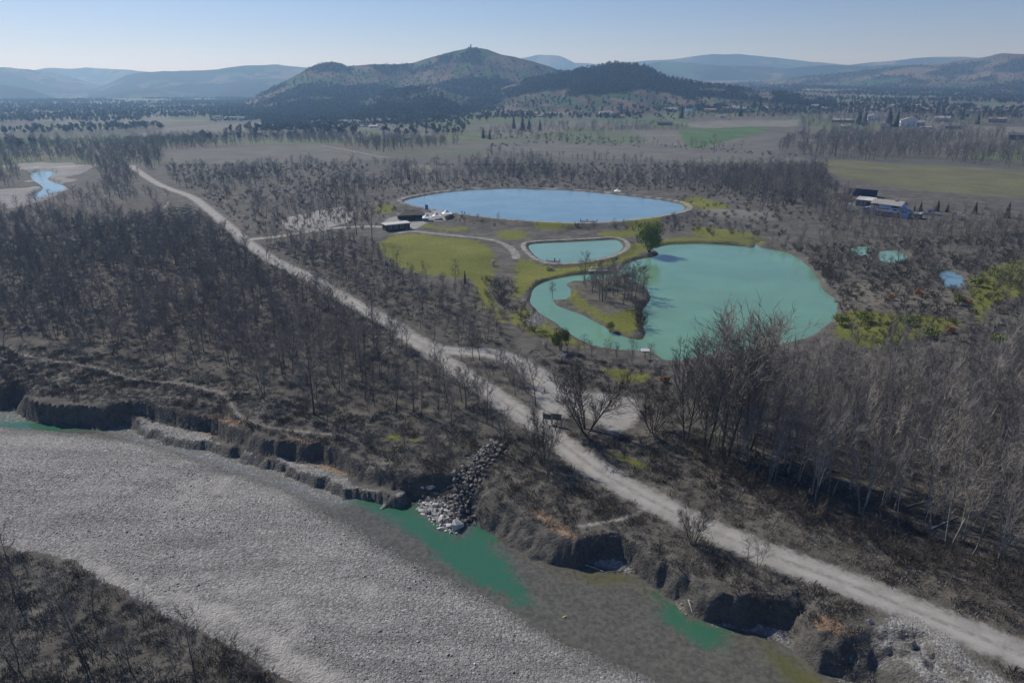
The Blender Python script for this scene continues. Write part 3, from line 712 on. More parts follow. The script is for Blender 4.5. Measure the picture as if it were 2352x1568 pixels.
def grow(seed, h, stems=1, spread=.15, first=.3, nb=14, blen=.3, ang=.75, ntw=9, tw=1.3, trad=.018, up=.12, rad=None, rootsp=.15, sub=3):
    """A bare tree: trunk (main stems) and crown (limbs and twigs)."""
    r = random.Random(seed); tr, cr = MB(), MB()
    for s in range(stems):
        t = 2*math.pi*s/stems + r.uniform(-.4, .4)
        d = Vector((math.cos(t)*spread, math.sin(t)*spread, 1)).normalized() if stems > 1 else Vector((r.uniform(-.06, .06), r.uniform(-.06, .06), 1)).normalized()
        p = Vector((math.cos(t)*rootsp, math.sin(t)*rootsp, -.3)) if stems > 1 else Vector((0, 0, -.3))
        hh = h*(r.uniform(.75, 1.0) if stems > 1 else 1)
        r0 = (rad or h*.0125)*(1 if stems == 1 else .75)
        pts, dirs, rr = limb(tr, r, p, d, hh, r0, 7, 6, .04, .12, .12)
        k0 = first
        for b in range(nb):
            f = k0 + (1 - k0)*(b + r.random())/nb; fi = f*7; i = min(int(fi), 6); w = fi - i
            q = pts[i].lerp(pts[i+1], w); dd = dirs[min(i+1, 7)]
            bd = (dd*math.cos(ang) + _perp(dd, r)*math.sin(ang)*r.uniform(.8, 1.2)).normalized()
            L = hh*blen*(1.15 - .75*f)*r.uniform(.7, 1.25)
            bp, bdr, br = limb(cr, r, q, bd, L, max(rr[i]*.55, trad*1.5), 4, 3, up, .22, .3)
            for e in range(sub):
                fi2 = r.uniform(.25, .95)*4; i2 = min(int(fi2), 3); q2 = bp[i2].lerp(bp[i2+1], fi2 - i2)
                d2 = (bdr[i2]*.75 + _perp(bdr[i2], r)*r.uniform(.4, .9)).normalized()
                L2 = L*r.uniform(.35, .6)
                sp, sdr, sr = limb(cr, r, q2, d2, L2, max(br[i2]*.55, trad*1.2), 2, 3, up, .25, .4)
                for t2 in range(ntw):
                    k = r.randrange(1, 3); q3 = sp[k-1].lerp(sp[k], r.random())
                    needle(cr, q3, (sdr[k]*.7 + _perp(sdr[k], r)*r.uniform(.3, .9) + Vector((0, 0, .15))).normalized(), tw*r.uniform(.5, 1.2), trad, r)
            for t2 in range(ntw):
                k = r.randrange(1, 5); q3 = bp[k-1].lerp(bp[k], r.random())
                needle(cr, q3, (bdr[k]*.7 + _perp(bdr[k], r)*r.uniform(.3, .9) + Vector((0, 0, .15))).normalized(), tw*r.uniform(.5, 1.2), trad, r)
    return tr, cr

PROTO = {}
def proto(kind, i, tr, cr, mt, mc, h):
    T = tr.mesh('trunk', mt, True); C = cr.mesh('crown', mc)
    j = bpy.data.meshes.new(kind + '_whole')
    nb = len(tr.v); j.from_pydata(tr.v + cr.v, [], tr.f + [tuple(k + nb for k in f) for f in cr.f])
    j.materials.append(mt); j.materials.append(mc)
    j.polygons.foreach_set('material_index', np.array([0]*len(tr.f) + [1]*len(cr.f), np.int32)); j.update()
    o = bpy.data.objects.new('whole_%s_%02d' % (kind, i), j)
    PROTO.setdefault(kind, []).append(dict(T=T, C=C, whole=o, h=h))

for i in range(6):   # slender riverside trees
    tr, cr = grow(100 + i, 9., 1 if i % 3 else 2, .22, .26, 15, .44, .80, 4, 1.2, .020, .11, None, .15, 3)
    proto('slim', i, tr, cr, M_BARK, M_TWIG, 9.)
for i in range(6):   # tall pale trees with ascending limbs
    tr, cr = grow(200 + i, 15., 1 if i % 2 else 2, .15, .28, 16, .33, .48, 2, 1.6, .024, .17, .17, .25, 4)
    proto('tall', i, tr, cr, M_PALEBARK, M_PALETWIG, 15.)
for i in range(4):   # broad multi-stemmed trees
    tr, cr = grow(300 + i, 10., 8, .50, .22, 13, .34, .6, 6, 1.3, .018, .10, .13, .35, 3)
    proto('broad', i, tr, cr, M_BARK, M_DARKTWIG, 10.)
for i in range(4):   # round crowned field trees
    tr, cr = grow(400 + i, 11., 1, .2, .3, 18, .42, .85, 6, 1.6, .024, .08, .2, .1, 3)
    proto('round', i, tr, cr, M_BARK, M_TWIG, 11.)
for i in range(4):   # shrubs
    tr, cr = grow(500 + i, 3., 7, .6, .12, 4, .40, .6, 5, .7, .016, .08, .03, .15, 1)
    proto('shrub', i, tr, cr, M_BARK, M_DARKTWIG, 3.)

def leaf_crown(seed, rx, rz, zc, n, size, dense=.35, droop=0., hang=0., lobes=9):
    r = random.Random(seed); mb = MB()
    L = []
    for k in range(lobes):
        t, p = r.uniform(0, 6.28), r.uniform(-.6, 1)
        L.append((math.cos(t)*rx*.5*math.sqrt(1 - min(1, p*p)*.6), math.sin(t)*rx*.5*math.sqrt(1 - min(1, p*p)*.6), zc + p*rz*.5, r.uniform(.42, .65)))
    for k in range(n):
        lx, ly, lz, lr = r.choice(L)
        v = Vector((r.gauss(0, 1), r.gauss(0, 1), r.gauss(0, 1))).normalized()*(r.random()**dense)
        p = Vector((lx + v.x*rx*lr, ly + v.y*rx*lr, lz + v.z*rz*lr))
        nrm = (v + Vector((r.gauss(0, .6), r.gauss(0, .6), r.gauss(0, .6)))).normalized()
        a = nrm.orthogonal().normalized(); b = nrm.cross(a); s = size*r.uniform(.6, 1.4)
        if hang: a = Vector((r.uniform(-.3, .3), r.uniform(-.3, .3), -1)).normalized(); b = _perp(a, r); q = [p, p + a*s*hang*.5 + b*s*.3, p + a*s*hang, p + a*s*hang*.5 - b*s*.3]
        else: q = [p + a*s, p + b*s*.6, p - a*s, p - b*s*.6]
        mb.add(q, [(0, 1, 2, 3)])
    return mb

M_WILLOW = simple('willow_leaf', (.150, .180, .040), .35, .8, .7)
M_YWILLOW = simple('yellow_catkin', (.17, .18, .040), .3, .8, .7)
M_BLOSSOM = simple('white_blossom', (.52, .50, .48), .25, 1.5, .8)
M_SPRUCE = simple('spruce_needle', (.028, .042, .030), .35, .6, .85)
M_HILLTREE = simple('hill_twig', (.052, .047, .042), .3, .05, .95, None, .35)

def spruce(seed, h, w, n):
    r = random.Random(seed); mb = MB(); tr = MB()
    tr.tube([(0, 0, -.3), (0, 0, h*.5), (0, 0, h*.97)], [h*.02, h*.012, .03], 5)
    for k in range(n):
        f = (k + r.random())/n; z = h*(.06 + .92*f); L = w*(1 - f)**.8*r.uniform(.7, 1.2) + .25
        t = k*2.399 + r.uniform(-.4, .4); c, s = math.cos(t), math.sin(t); wd = L*.36
        mb.add([(0, 0, z + .25*L), (c*L*.6 - s*wd, s*L*.6 + c*wd, z - .12*L), (c*L, s*L, z - .35*L), (c*L*.6 + s*wd, s*L*.6 - c*wd, z - .12*L)], [(0, 1, 2, 3)])
    return tr, mb
for i in range(3):
    tr, cr = spruce(600 + i, 14., 3.2, 150); proto('spruce', i, tr, cr, M_BARK, M_SPRUCE, 14.)
# low detail crowns for the far hillsides
for i in range(4):
    r = random.Random(700 + i); tr = MB(); tr.tube([(0, 0, -.5), (0, 0, 5.)], [.25, .12], 3)
    cr = leaf_crown(700 + i, 3.6, 4.6, 6.2, 70, .95, .4)
    proto('hillbush', i, tr, cr, M_BARK, M_HILLTREE, 10.)

protocol = {}
def proto_collection(kinds):
    key = '+'.join(kinds)
    if key not in protocol:
        c = bpy.data.collections.new('kinds ' + key)
        for k in kinds:
            for p in PROTO[k]: c.objects.link(p['whole'])
        protocol[key] = (c, {})
    return protocol[key][0]

def scatter(name, P, rot, sc, pick, coll, tilt=None):
    me = bpy.data.meshes.new(name); me.vertices.add(len(P)); me.vertices.foreach_set('co', np.asarray(P, np.float32).ravel())
    fattr(me, 'scl', sc)
    t = me.attributes.new('pick', 'INT', 'POINT'); t.data.foreach_set('value', np.asarray(pick, np.int32))
    rv = np.zeros((len(P), 3), np.float32); rv[:, 2] = rot
    if tilt is not None: rv[:, :2] = tilt
    t = me.attributes.new('rot', 'FLOAT_VECTOR', 'POINT'); t.data.foreach_set('vector', rv.ravel())
    me.update()
    o = link(name, me)
    ng = bpy.data.node_groups.new('scatter ' + name, 'GeometryNodeTree')
    ng.interface.new_socket('Geometry', in_out='INPUT', socket_type='NodeSocketGeometry'); ng.interface.new_socket('Geometry', in_out='OUTPUT', socket_type='NodeSocketGeometry')
    gi, go = ng.nodes.new('NodeGroupInput'), ng.nodes.new('NodeGroupOutput')
    ip = ng.nodes.new('GeometryNodeInstanceOnPoints'); ci = ng.nodes.new('GeometryNodeCollectionInfo')
    ci.inputs['Collection'].default_value = coll; ci.inputs['Separate Children'].default_value = True; ci.inputs['Reset Children'].default_value = True
    def na(nm, ty):
        n = ng.nodes.new('GeometryNodeInputNamedAttribute'); n.data_type = ty; n.inputs['Name'].default_value = nm
        return [s for s in n.outputs if s.enabled and s.name == 'Attribute'][0]
    L = ng.links.new
    L(gi.outputs[0], ip.inputs['Points']); L(ci.outputs[0], ip.inputs['Instance']); ip.inputs['Pick Instance'].default_value = True
    L(na('pick', 'INT'), ip.inputs['Instance Index']); L(na('scl', 'FLOAT'), ip.inputs['Scale']); L(na('rot', 'FLOAT_VECTOR'), ip.inputs['Rotation'])
    L(ip.outputs[0], go.inputs[0])
    md = o.modifiers.new('scatter', 'NODES'); md.node_group = ng
    return tag(o, kind='stuff')

def fill(uv, per, z=0.0, seed=0, clump=0., avoid=1.2):
    """Jittered points in an outline given in photo pixels, one per `per` square metres."""
    P = poly(uv, z, 1); lo, hi = P.min(0), P.max(0); s = math.sqrt(per)
    g = np.random.default_rng(seed)
    X, Y = np.meshgrid(np.arange(lo[0], hi[0], s), np.arange(lo[1], hi[1], s))
    x = X.ravel() + g.uniform(-.5, .5, X.size)*s; y = Y.ravel() + g.uniform(-.5, .5, X.size)*s
    m = inside(P, x, y); x, y = x[m], y[m]
    if clump:
        c = fbm(x, y, 22. if per < 38 else 46., 3, seed); m = c > clump*(.62 if per < 38 else .82) + g.uniform(-.08, .08, len(x)) ; x, y = x[m], y[m]
    m = np.ones(len(x), bool)
    for L, w in TRACK: m &= -sdf(L, x, y, 30., False) > w + avoid
    m &= sdf(YARD, x, y, 5.) < -1.; m &= sdf(PLAZA, x, y, 5.) < -1.
    for Q in (LAKE, POND, BIGLAKE, POOL1, POOL2, FARRIVER):
        q = sdf(Q, x, y, 8.); m &= (q < -1.) if Q is not LAKE else ((q < -1.) | (sdf(ISLAND, x, y, 8.) > .6))
    m &= sdf(BIGLAKE, x, y, 9.) < -7; m &= sdf(POND, x, y, 9.) < -4
    if z == 0.0: m &= sdf(RIVER, x, y, 10.) < -1.0
    return x[m], y[m]

# thicker twigged crowns for trees several hundred metres away
for i in range(5):
    tr, cr = grow(800 + i, 10., 1, .2, .22, 14, .52, .85, 3, 1.7, .042, .1, .2, .1, 2)
    proto('mid', i, tr, cr, M_BARK, M_TWIG, 10.)
for i in range(2):
    tr, cr = grow(950 + i, 21., 2, .10, .18, 22, .58, .62, 6, 1.9, .034, .20, .30, .3, 6)
    proto('giant', i, tr, cr, M_BARK, M_TWIG, 21.)
for i in range(3):
    tr, cr = grow(900 + i, 3., 6, .6, .1, 4, .42, .6, 4, .8, .04, .08, .04, .2, 1)
    proto('bush', i, tr, cr, M_BARK, M_DARKTWIG, 3.)

# ------------------------------------------------------------------ single trees that stand out
def ray_t(v, z=0.0): return (H - z)/(SP + (v - 784)/F*CP)
def hgt(vb, vt, z=0.0):
    t = ray_t(vb, z); return (vb - vt)/F*t*1.0/math.cos(PITCH + math.atan((vb - 784)/F))*1.0

TREES = {}
def tree_root(kind, i):
    """The thing (Empty at the foot > trunk, crown) of one prototype; the first call links it, later calls copy it."""
    key = (kind, i)
    if key not in TREES:
        nm = {'tall': 'poplar_tree', 'spruce': 'spruce_tree', 'shrub': 'bare_shrub', 'bush': 'bare_shrub'}.get(kind, 'bare_tree')
        p = PROTO[kind][i]
        e = empty(nm, (0, 0, 0)); link('trunk', p['T'], e); link('crown', p['C'], e)
        TREES[key] = [e, False]
    return TREES[key]
def plant(kind, i, x, y, z, rz, sc, label, cat, group=None):
    t = tree_root(kind, i)
    if not t[1]:
        o = t[0]; o.location = (x, y, z); o.rotation_euler = (0, 0, rz); o.scale = (sc, sc, sc); t[1] = True
        o['label'] = label; o['category'] = cat
        if group: o['group'] = group
        return o
    o = copy_thing(t[0], (x, y, z), rz, sc, label)
    o['category'] = cat
    if 'group' in o.keys() and not group: del o['group']
    if group: o['group'] = group
    return o

EXTRA = []     # positions already taken
def special(u, vb, vt, kind, i, label, cat='tree', z=0.0, wide=1.0, sink=0.0):
    x, y = G(u, vb, z); h = hgt(vb, vt, z); k = h/PROTO[kind][i]['h']
    o = plant(kind, i, x, y, zt(x, y) - sink, rnd.uniform(0, 6.28), k, label, cat); o.scale = (k*wide, k*wide, k); EXTRA.append((x, y)); return o

special(1346, 987, 838, 'broad', 0, 'broad many-stemmed bare tree between the notice board and the pale gravel clearing', wide=1.15)
special(1500, 990, 888, 'broad', 1, 'dark many-stemmed bare tree at the far rim of the gravel clearing', wide=1.2)
special(1662, 1062, 770, 'giant', 0, 'tallest bare tree, its dark trunk and fanned limbs crossing the green lake', wide=1.0)
special(1575, 1010, 822, 'giant', 1, 'tall bare tree crowding the dark trunked giant before the lake')
special(1720, 1035, 800, 'giant', 1, 'broad tall bare tree on the far side of the tallest one')
special(1622, 1035, 820, 'giant', 1, 'tall bare tree close against the tallest one, towards the clearing')
for u, vb, vt, lab in ((22, 1312, 1216, 'thin bare tree at the upstream edge of the river island'), (40, 1545, 1425, 'dark bare tree in the lowest thicket of the river island'), (180, 1497, 1366, 'crooked bare tree in the middle of the river island'), (300, 1545, 1455, 'forked bare tree low on the river island'), (450, 1566, 1440, 'double-stemmed bare tree near the pale sand strip'), (330, 1440, 1370, 'small bare tree at the gravel edge of the river island')):
    special(u, vb, vt, 'slim', 1 + len(EXTRA) % 5, lab, z=-2.4)
special(722, 952, 775, 'slim', 1, 'thick dark bare tree standing out at the front of the river wood')
special(607, 915, 800, 'slim', 0, 'twin-stemmed slim bare tree above the river footpath')
special(1249, 1066, 948, 'broad', 2, 'bare tree with upswept limbs across the track from the notice board', wide=.7)
special(1590, 1248, 1160, 'broad', 3, 'small forked bare tree on the river verge of the wide track', wide=.8)
special(1712, 1312, 1235, 'slim', 2, 'thin bare sapling beside the track above the dark eroded hollow')
special(1742, 1302, 1240, 'slim', 3, 'slighter bare sapling a step up the track from the hollow edge')
special(1268, 687, 652, 'round', 2, 'rounded bare tree alone on the thin spit of the lake island', z=ZL)
special(1345, 665, 632, 'round', 3, 'small bare tree at the head of the lake island by the footbridge', z=-.5)
special(1375, 330, 305, 'mid', 0, 'single bare tree in the green field below the village')
special(1640, 352, 312, 'mid', 1, 'slender bare tree at the corner of the green field')
special(820, 540, 452, 'slim', 4, 'tall bare tree beside the side road to the white tents')
special(855, 555, 470, 'slim', 5, 'dark bare tree by the low building at the picnic place')
special(1560, 880, 790, 'slim', 1, 'upright bare tree on the near shore beside the small white roof')
special(1000, 1020+60, 985, 'slim', 3, 'thin leaning bare tree at the foot of the dark rock spur')
special(1068, 652, 620, 'spruce', 0, 'dark narrow evergreen at the edge of the bright meadow', wide=.55)
special(2352-40, 500, 462, 'spruce', 1, 'dark stout evergreen by the road past the blue house')
for k, (u, vb, vt) in enumerate([(2098, 492, 470), (2112, 490, 462), (2152, 486, 458), (2175, 488, 466), (2238, 492, 462)]):
    special(u, vb, vt, 'spruce', k % 3, ['dark evergreen touching the gable of the blue house', 'tall dark evergreen second from the blue house', 'dark evergreen behind the parked blue car',
            'small dark evergreen past the blue car', 'dark evergreen behind the white flowering shrub on the road'][k])
vil = [(1426, 262, 240), (1440, 266, 246), (1565, 272, 246), (1700, 268, 244), (1731, 250, 226), (1745, 254, 232), (1800, 262, 240), (1972, 286, 250), (1985, 290, 258), (2040, 292, 250), (2058, 292, 256), (2150, 268, 246), (2210, 275, 250), (2245, 285, 262), (1200, 300, 268), (1215, 298, 272), (1180, 296, 270), (1240, 300, 276), (1110, 318, 292), (1125, 320, 296)]
for k, (u, vb, vt) in enumerate(vil):
    x, y = G(u, vb); h = hgt(vb, vt)
    plant('spruce', k % 3, x, y, zt(x, y), k, max(h, 9)/14., 'dark evergreen tree standing among the houses and hedges of the far village', 'tree', 'evergreens of the far village')

for u, vb, vt, lab in ((1996, 516, 476, 'bare tree in front of the annex of the blue house'), (2058, 518, 482, 'bare tree in front of the middle of the blue house'), (2108, 514, 480, 'bare tree in front of the dark garage'), (2030, 522, 490, 'low bare tree before the door side of the blue house')):
    special(u, vb, vt, 'mid', rnd.randrange(4), lab)
# leafy and flowering ones: each its own crown
def leafy(nm, u, vb, vt, wpx, mt, label, cat, z=0.0, hang=0., n=1500, size=.22, seed=0, stems=3):
    x, y = G(u, vb, z); h = hgt(vb, vt, z); w = wpx/F*ray_t(vb, z)/2
    e = empty(nm, (x, y, zt(x, y) - .05)); tr = MB(); r = random.Random(seed)
    for s in range(stems):
        t = 6.28*s/stems + r.random(); q = Vector((math.cos(t), math.sin(t), 0))
        tr.tube([q*.1 + Vector((0, 0, -.3)), q*w*.2 + Vector((0, 0, h*.3)), q*w*.45 + Vector((0, 0, h*.75))], [h*.022, h*.014, h*.004], 5)
    tr.build('trunk', M_BARK, e)
    leaf_crown(seed, w, h*.48, h*.55, n, size, .5, 0, hang, 12).build('crown', mt, e)
    tag(e, label, cat); EXTRA.append((x, y)); return e
leafy('willow_tree', 1491, 580, 510, 74, M_WILLOW, 'big round fresh green willow between the small pond and the green lake', 'tree', 0, 2.4, 4600, .36, 1)
leafy('willow_tree', 1288, 806, 752, 48, M_YWILLOW, 'yellow-green willow on the near bank of the lake arm', 'tree', 0, 2.2, 1700, .26, 2)
leafy('willow_tree', 1402, 758, 728, 24, M_YWILLOW, 'small yellow-green tree on the grass of the lake island', 'tree', -.3, 1.6, 500, .22, 3)
leafy('flowering_shrub', 1226, 762, 716, 66, M_BLOSSOM, 'wide white-flowering shrub left of the yellow-green willow', 'shrub', 0, 0, 1500, .13, 4, 6)
leafy('flowering_shrub', 1290, 828, 806, 26, M_BLOSSOM, 'small white-flowering bush below the yellow-green willow', 'shrub', 0, 0, 420, .10, 5, 5)
leafy('flowering_shrub', 1254, 800, 772, 26, M_BLOSSOM, 'thin white-flowering bush between the wide flowering shrub and the willow', 'shrub', 0, 0, 260, .10, 6, 5)
leafy('flowering_shrub', 1133, 610, 594, 16, M_BLOSSOM, 'little white-flowering bush on the edge of the bright meadow', 'shrub', 0, 0, 300, .16, 7, 4)
leafy('flowering_shrub', 1946, 485, 465, 38, M_BLOSSOM, 'white-flowering shrub in front of the shed near the blue house', 'shrub', 0, 0, 420, .30, 8, 5)
leafy('flowering_shrub', 2206, 505, 487, 34, M_BLOSSOM, 'white-flowering shrub along the road past the evergreens', 'shrub', 0, 0, 400, .30, 9, 5)
leafy('flowering_shrub', 1505, 842, 822, 22, M_BLOSSOM, 'white-flowering bush on the lake shore near the small roofed post', 'shrub', 0, 0, 260, .12, 10, 5)
M_RUST = simple('rust_leaf', (.24, .105, .040), .3, .9, .8)
leafy('rust_shrub', 1438, 650, 626, 28, M_RUST, 'rust-orange leafed bush at the far corner of the lake island', 'shrub', -.4, 0, 500, .20, 11, 4)
for k, (u, v, w, l) in enumerate([(1930, 745, 40, 'olive bush on the shore at the end of the green lake'), (2030, 800, 60, 'low wide olive bush between the pale poplars and the scrub'), (2240, 660, 40, 'olive bush behind the blue pool'), (2290, 790, 44, 'olive bush in the scrub beyond the pale poplars'), (1985, 740, 50, 'spreading olive bush at the lake side of the debris patch'), (2085, 745, 46, 'olive bush in the middle of the debris patch'), (2130, 775, 54, 'olive bush under the debris patch, nearer the pale wood'), (2300, 640, 50, 'olive bush on the rise past the blue pool'), (2200, 700, 30, 'little olive bush at the far end of the debris patch')]):
    leafy('olive_bush', u, v, v - 26, w, M_WILLOW, l, 'bush', 0, 0, 500, .24, 30 + k, 4)

for k, (u, v, w, l) in enumerate([(2045, 690, 22, 'small rust-coloured bush in the debris patch, nearest the lake'), (2110, 680, 24, 'rust-coloured bush in the middle of the debris patch'), (2215, 697, 40, 'largest rust-coloured bush, at the far end of the debris patch'), (2180, 762, 30, 'rust-coloured bush below the debris patch'), (1525, 878, 26, 'rust-coloured bush on the slope above the gravel clearing')]):
    leafy('rust_shrub', u, v, v - 14, w, M_RUST, l, 'bush', 0, 0, 260, .22, 50 + k, 4)

# ------------------------------------------------------------------ woods: first gather every tree, then the largest in view become things
CAND = []      # x, y, h, kind, zone
def zone(key, kind, uv, per, h0, h1, clump=0., z=0.0, seed=0):
    x, y = fill(uv, per, z, seed + len(CAND), clump)
    if EXTRA:
        E = np.array(EXTRA); d = np.min(np.hypot(x[:, None] - E[:, 0], y[:, None] - E[:, 1]), 1); x, y = x[d > 1.5], y[d > 1.5]
    h = rng.uniform(h0, h1, len(x))*rng.uniform(.8, 1.1, len(x))
    CAND.append((x, y, h, kind, key, z))
zone('river wood', 'slim', [(-60, 560), (120, 590), (300, 560), (420, 540), (540, 580), (640, 640), (760, 690), (900, 765), (985, 825), (1060, 875), (1120, 915), (1165, 950), (1150, 985), (1060, 985), (960, 980), (850, 950), (760, 925), (650, 895), (520, 865), (400, 840), (250, 810), (80, 775), (-60, 770)], 15., 6, 10.5, .47)
zone('back wood', 'slim', [(-80, 482), (200, 505), (370, 490), (430, 470), (500, 530), (560, 570), (420, 540), (300, 560), (120, 590), (-80, 560)], 18., 6, 9, .62)
zone('bank top', 'slim', [(-60, 785), (240, 822), (520, 878), (760, 938), (960, 992), (1120, 1012), (1080, 1042), (1000, 1056), (850, 1046), (700, 1000), (500, 935), (300, 905), (60, 882), (-60, 880)], 85., 5, 10)
zone('junction wood', 'slim', [(1050, 990), (1190, 972), (1232, 998), (1280, 1050), (1300, 1110), (1240, 1110), (1200, 1085), (1130, 1040)], 20., 6, 10)
zone('fork wood', 'slim', [(1010, 815), (1060, 818), (1180, 838), (1230, 872), (1262, 910), (1235, 935), (1180, 908), (1110, 865), (1040, 832)], 11., 6, 9)
zone('meadow wood', 'slim', [(600, 562), (680, 548), (800, 545), (870, 575), (940, 645), (1060, 660), (1100, 705), (1150, 755), (1190, 800), (1150, 812), (1060, 792), (1000, 782), (940, 745), (840, 688), (740, 636), (640, 585)], 19., 4., 7.5, .5)
zone('meadow shrubs', 'shrub', [(1115, 640), (1190, 650), (1200, 700), (1230, 745), (1200, 765), (1150, 730), (1110, 690)], 13., 2., 4.2)
zone('lake slope', 'slim', [(1200, 805), (1290, 805), (1400, 818), (1520, 850), (1535, 900), (1400, 892), (1300, 855), (1230, 825)], 38., 3, 6)
zone('lake shore', 'slim', [(1300, 790), (1420, 812), (1540, 838), (1535, 850), (1400, 826), (1300, 806)], 16., 3, 7)
zone('right forest', 'tall', [(1590, 970), (1640, 915), (1760, 900), (1850, 905), (1950, 895), (2420, 880), (2420, 1340), (2250, 1295), (2100, 1240), (1950, 1185), (1830, 1150), (1740, 1100), (1660, 1060), (1600, 1010)], 10.5, 9, 16.5)
zone('forest edge', 'slim', [(1700, 850), (1860, 800), (1960, 790), (2420, 830), (2420, 880), (1950, 890), (1760, 895), (1640, 905)], 22., 3, 5.5, .4)
zone('forest under', 'shrub', [(1560, 985), (1640, 1050), (1830, 1150), (2100, 1240), (2420, 1350), (2420, 1420), (2100, 1300), (1850, 1200), (1700, 1130), (1580, 1050)], 5.5, 2, 4.5)
zone('scrub', 'slim', [(1760, 560), (1850, 545), (2420, 520), (2420, 770), (2250, 765), (2270, 680), (2150, 645), (1950, 645), (1900, 640), (1850, 600)], 30., 3.5, 7, .5)
zone('scrub bushes', 'bush', [(1780, 570), (2420, 530), (2420, 800), (2250, 790), (1940, 790), (1930, 700), (1900, 650)], 11., .9, 2.6, .5)
zone('lake end shrubs', 'shrub', [(1800, 576), (1850, 596), (1895, 640), (1930, 700), (1940, 740), (1960, 700), (1920, 640), (1880, 600)], 10., 2, 4.5)
zone('orchard rows', 'slim', [(1040, 520), (1440, 535), (1480, 515), (1600, 540), (1750, 552), (1760, 520), (1600, 505), (1560, 502), (1400, 522), (1250, 522), (1050, 505)], 42., 3, 5.5)
zone('island wood', 'round', [(1330, 655), (1400, 645), (1455, 648), (1482, 672), (1485, 700), (1440, 708), (1390, 706), (1345, 690)], 14., 6.5, 9.5, 0, ZL)
zone('island edge', 'shrub', [(1462, 715), (1478, 705), (1480, 768), (1466, 776)], 3., 2.5, 4.5, 0, ZL)
zone('middle belt', 'mid', [(440, 442), (560, 472), (600, 530), (680, 535), (800, 520), (860, 500), (900, 465), (890, 420), (900, 378), (700, 380), (500, 382), (380, 385), (390, 420)], 46., 5, 9.5, .55)
zone('reservoir belt', 'mid', [(900, 435), (960, 425), (1100, 420), (1400, 428), (1600, 445), (1700, 470), (1760, 520), (1900, 530), (1960, 470), (1900, 420), (1880, 388), (1700, 390), (1500, 385), (1300, 385), (1100, 378), (900, 390)], 42., 5, 11, .54)
zone('dark grove', 'mid', [(1640, 420), (1720, 400), (1880, 392), (1910, 420), (1880, 470), (1780, 470), (1680, 455)], 38., 8, 13)
zone('plain brush', 'bush', [(380, 378), (1900, 378), (1960, 545), (1780, 545), (1000, 515), (600, 545), (430, 450)], 38., .8, 2.6, .5)
zone('field brush', 'bush', [(1110, 300), (1290, 305), (1880, 362), (1880, 368), (1560, 345), (1290, 330), (1110, 340)], 130., 1., 3.4, .45)
zone('village hedge', 'mid', [(1290, 300), (1560, 292), (1590, 296), (1560, 300), (1300, 308)], 60., 4, 8)
zone('lane hedge', 'mid', [(1780, 345), (1850, 300), (1862, 302), (1800, 352)], 60., 6, 12)
zone('house trees', 'mid', [(1860, 445), (1960, 495), (2080, 500), (2400, 505), (2400, 560), (1880, 545)], 30., 4, 7.5, .4)
zone('hedgerow', 'mid2', [(1830, 330), (1900, 305), (2100, 308), (2250, 303), (2420, 335), (2420, 388), (2060, 372), (1840, 362)], 85., 8, 15, .45)
zone('field border', 'mid', [(1170, 318), (1330, 332), (1560, 340), (1850, 360), (1850, 352), (1560, 332), (1330, 324), (1170, 312)], 130., 6, 12, .5)
zone('track wood', 'mid', [(1120, 345), (1300, 362), (1500, 372), (1500, 382), (1250, 372), (1120, 365)], 110., 5, 9, .4)
zone('valley wood', 'mid', [(-100, 330), (220, 330), (380, 320), (700, 315), (850, 318), (1080, 330), (880, 352), (740, 331), (560, 334), (372, 347), (372, 378), (330, 400), (300, 440), (240, 440), (230, 395), (170, 368), (20, 376), (-100, 385)], 52., 7, 12, .40)
zone('far river wood', 'mid', [(-100, 470), (60, 474), (160, 455), (240, 440), (390, 452), (380, 475), (200, 495), (-100, 500)], 45., 5, 9, .45)
zone('stream wood', 'mid', [(-100, 385), (20, 380), (50, 400), (40, 430), (-100, 440)], 60., 6, 10)
zone('village wood', 'mid', [(1130, 300), (1290, 288), (1440, 290), (1560, 280), (1560, 262), (1850, 258), (2420, 262), (2420, 292), (2200, 290), (2080, 296), (1840, 294), (1830, 272), (1560, 276), (1480, 300), (1300, 300), (1180, 320), (1100, 320)], 190., 7, 12, .35)
zone('left corner', 'shrub', [(-60, 1262), (60, 1280), (150, 1292), (220, 1330), (330, 1392), (430, 1432), (520, 1482), (600, 1530), (690, 1605), (-60, 1625)], 6.5, 1.2, 3.2, .55, -2.4)
zone('left corner trees', 'slim', [(-60, 1300), (150, 1330), (330, 1420), (520, 1510), (620, 1580), (-60, 1620)], 38., 4.5, 7.5, 0, -2.4)
zone('bank slope', 'shrub', [(1140, 1060), (1300, 1120), (1450, 1170), (1600, 1235), (1740, 1295), (1660, 1310), (1500, 1260), (1300, 1190), (1160, 1130)], 26., 1., 2.6)
zone('verge', 'shrub', [(1330, 1010), (1450, 1060), (1560, 1110), (1800, 1220), (2100, 1340), (2420, 1470), (2420, 1400), (2100, 1280), (1800, 1160), (1560, 1040), (1400, 1010)], 14., 1., 3., .4)
zone('hollow', 'shrub', [(1680, 1325), (1760, 1310), (1840, 1330), (1760, 1345)], 8., 1., 2.2)

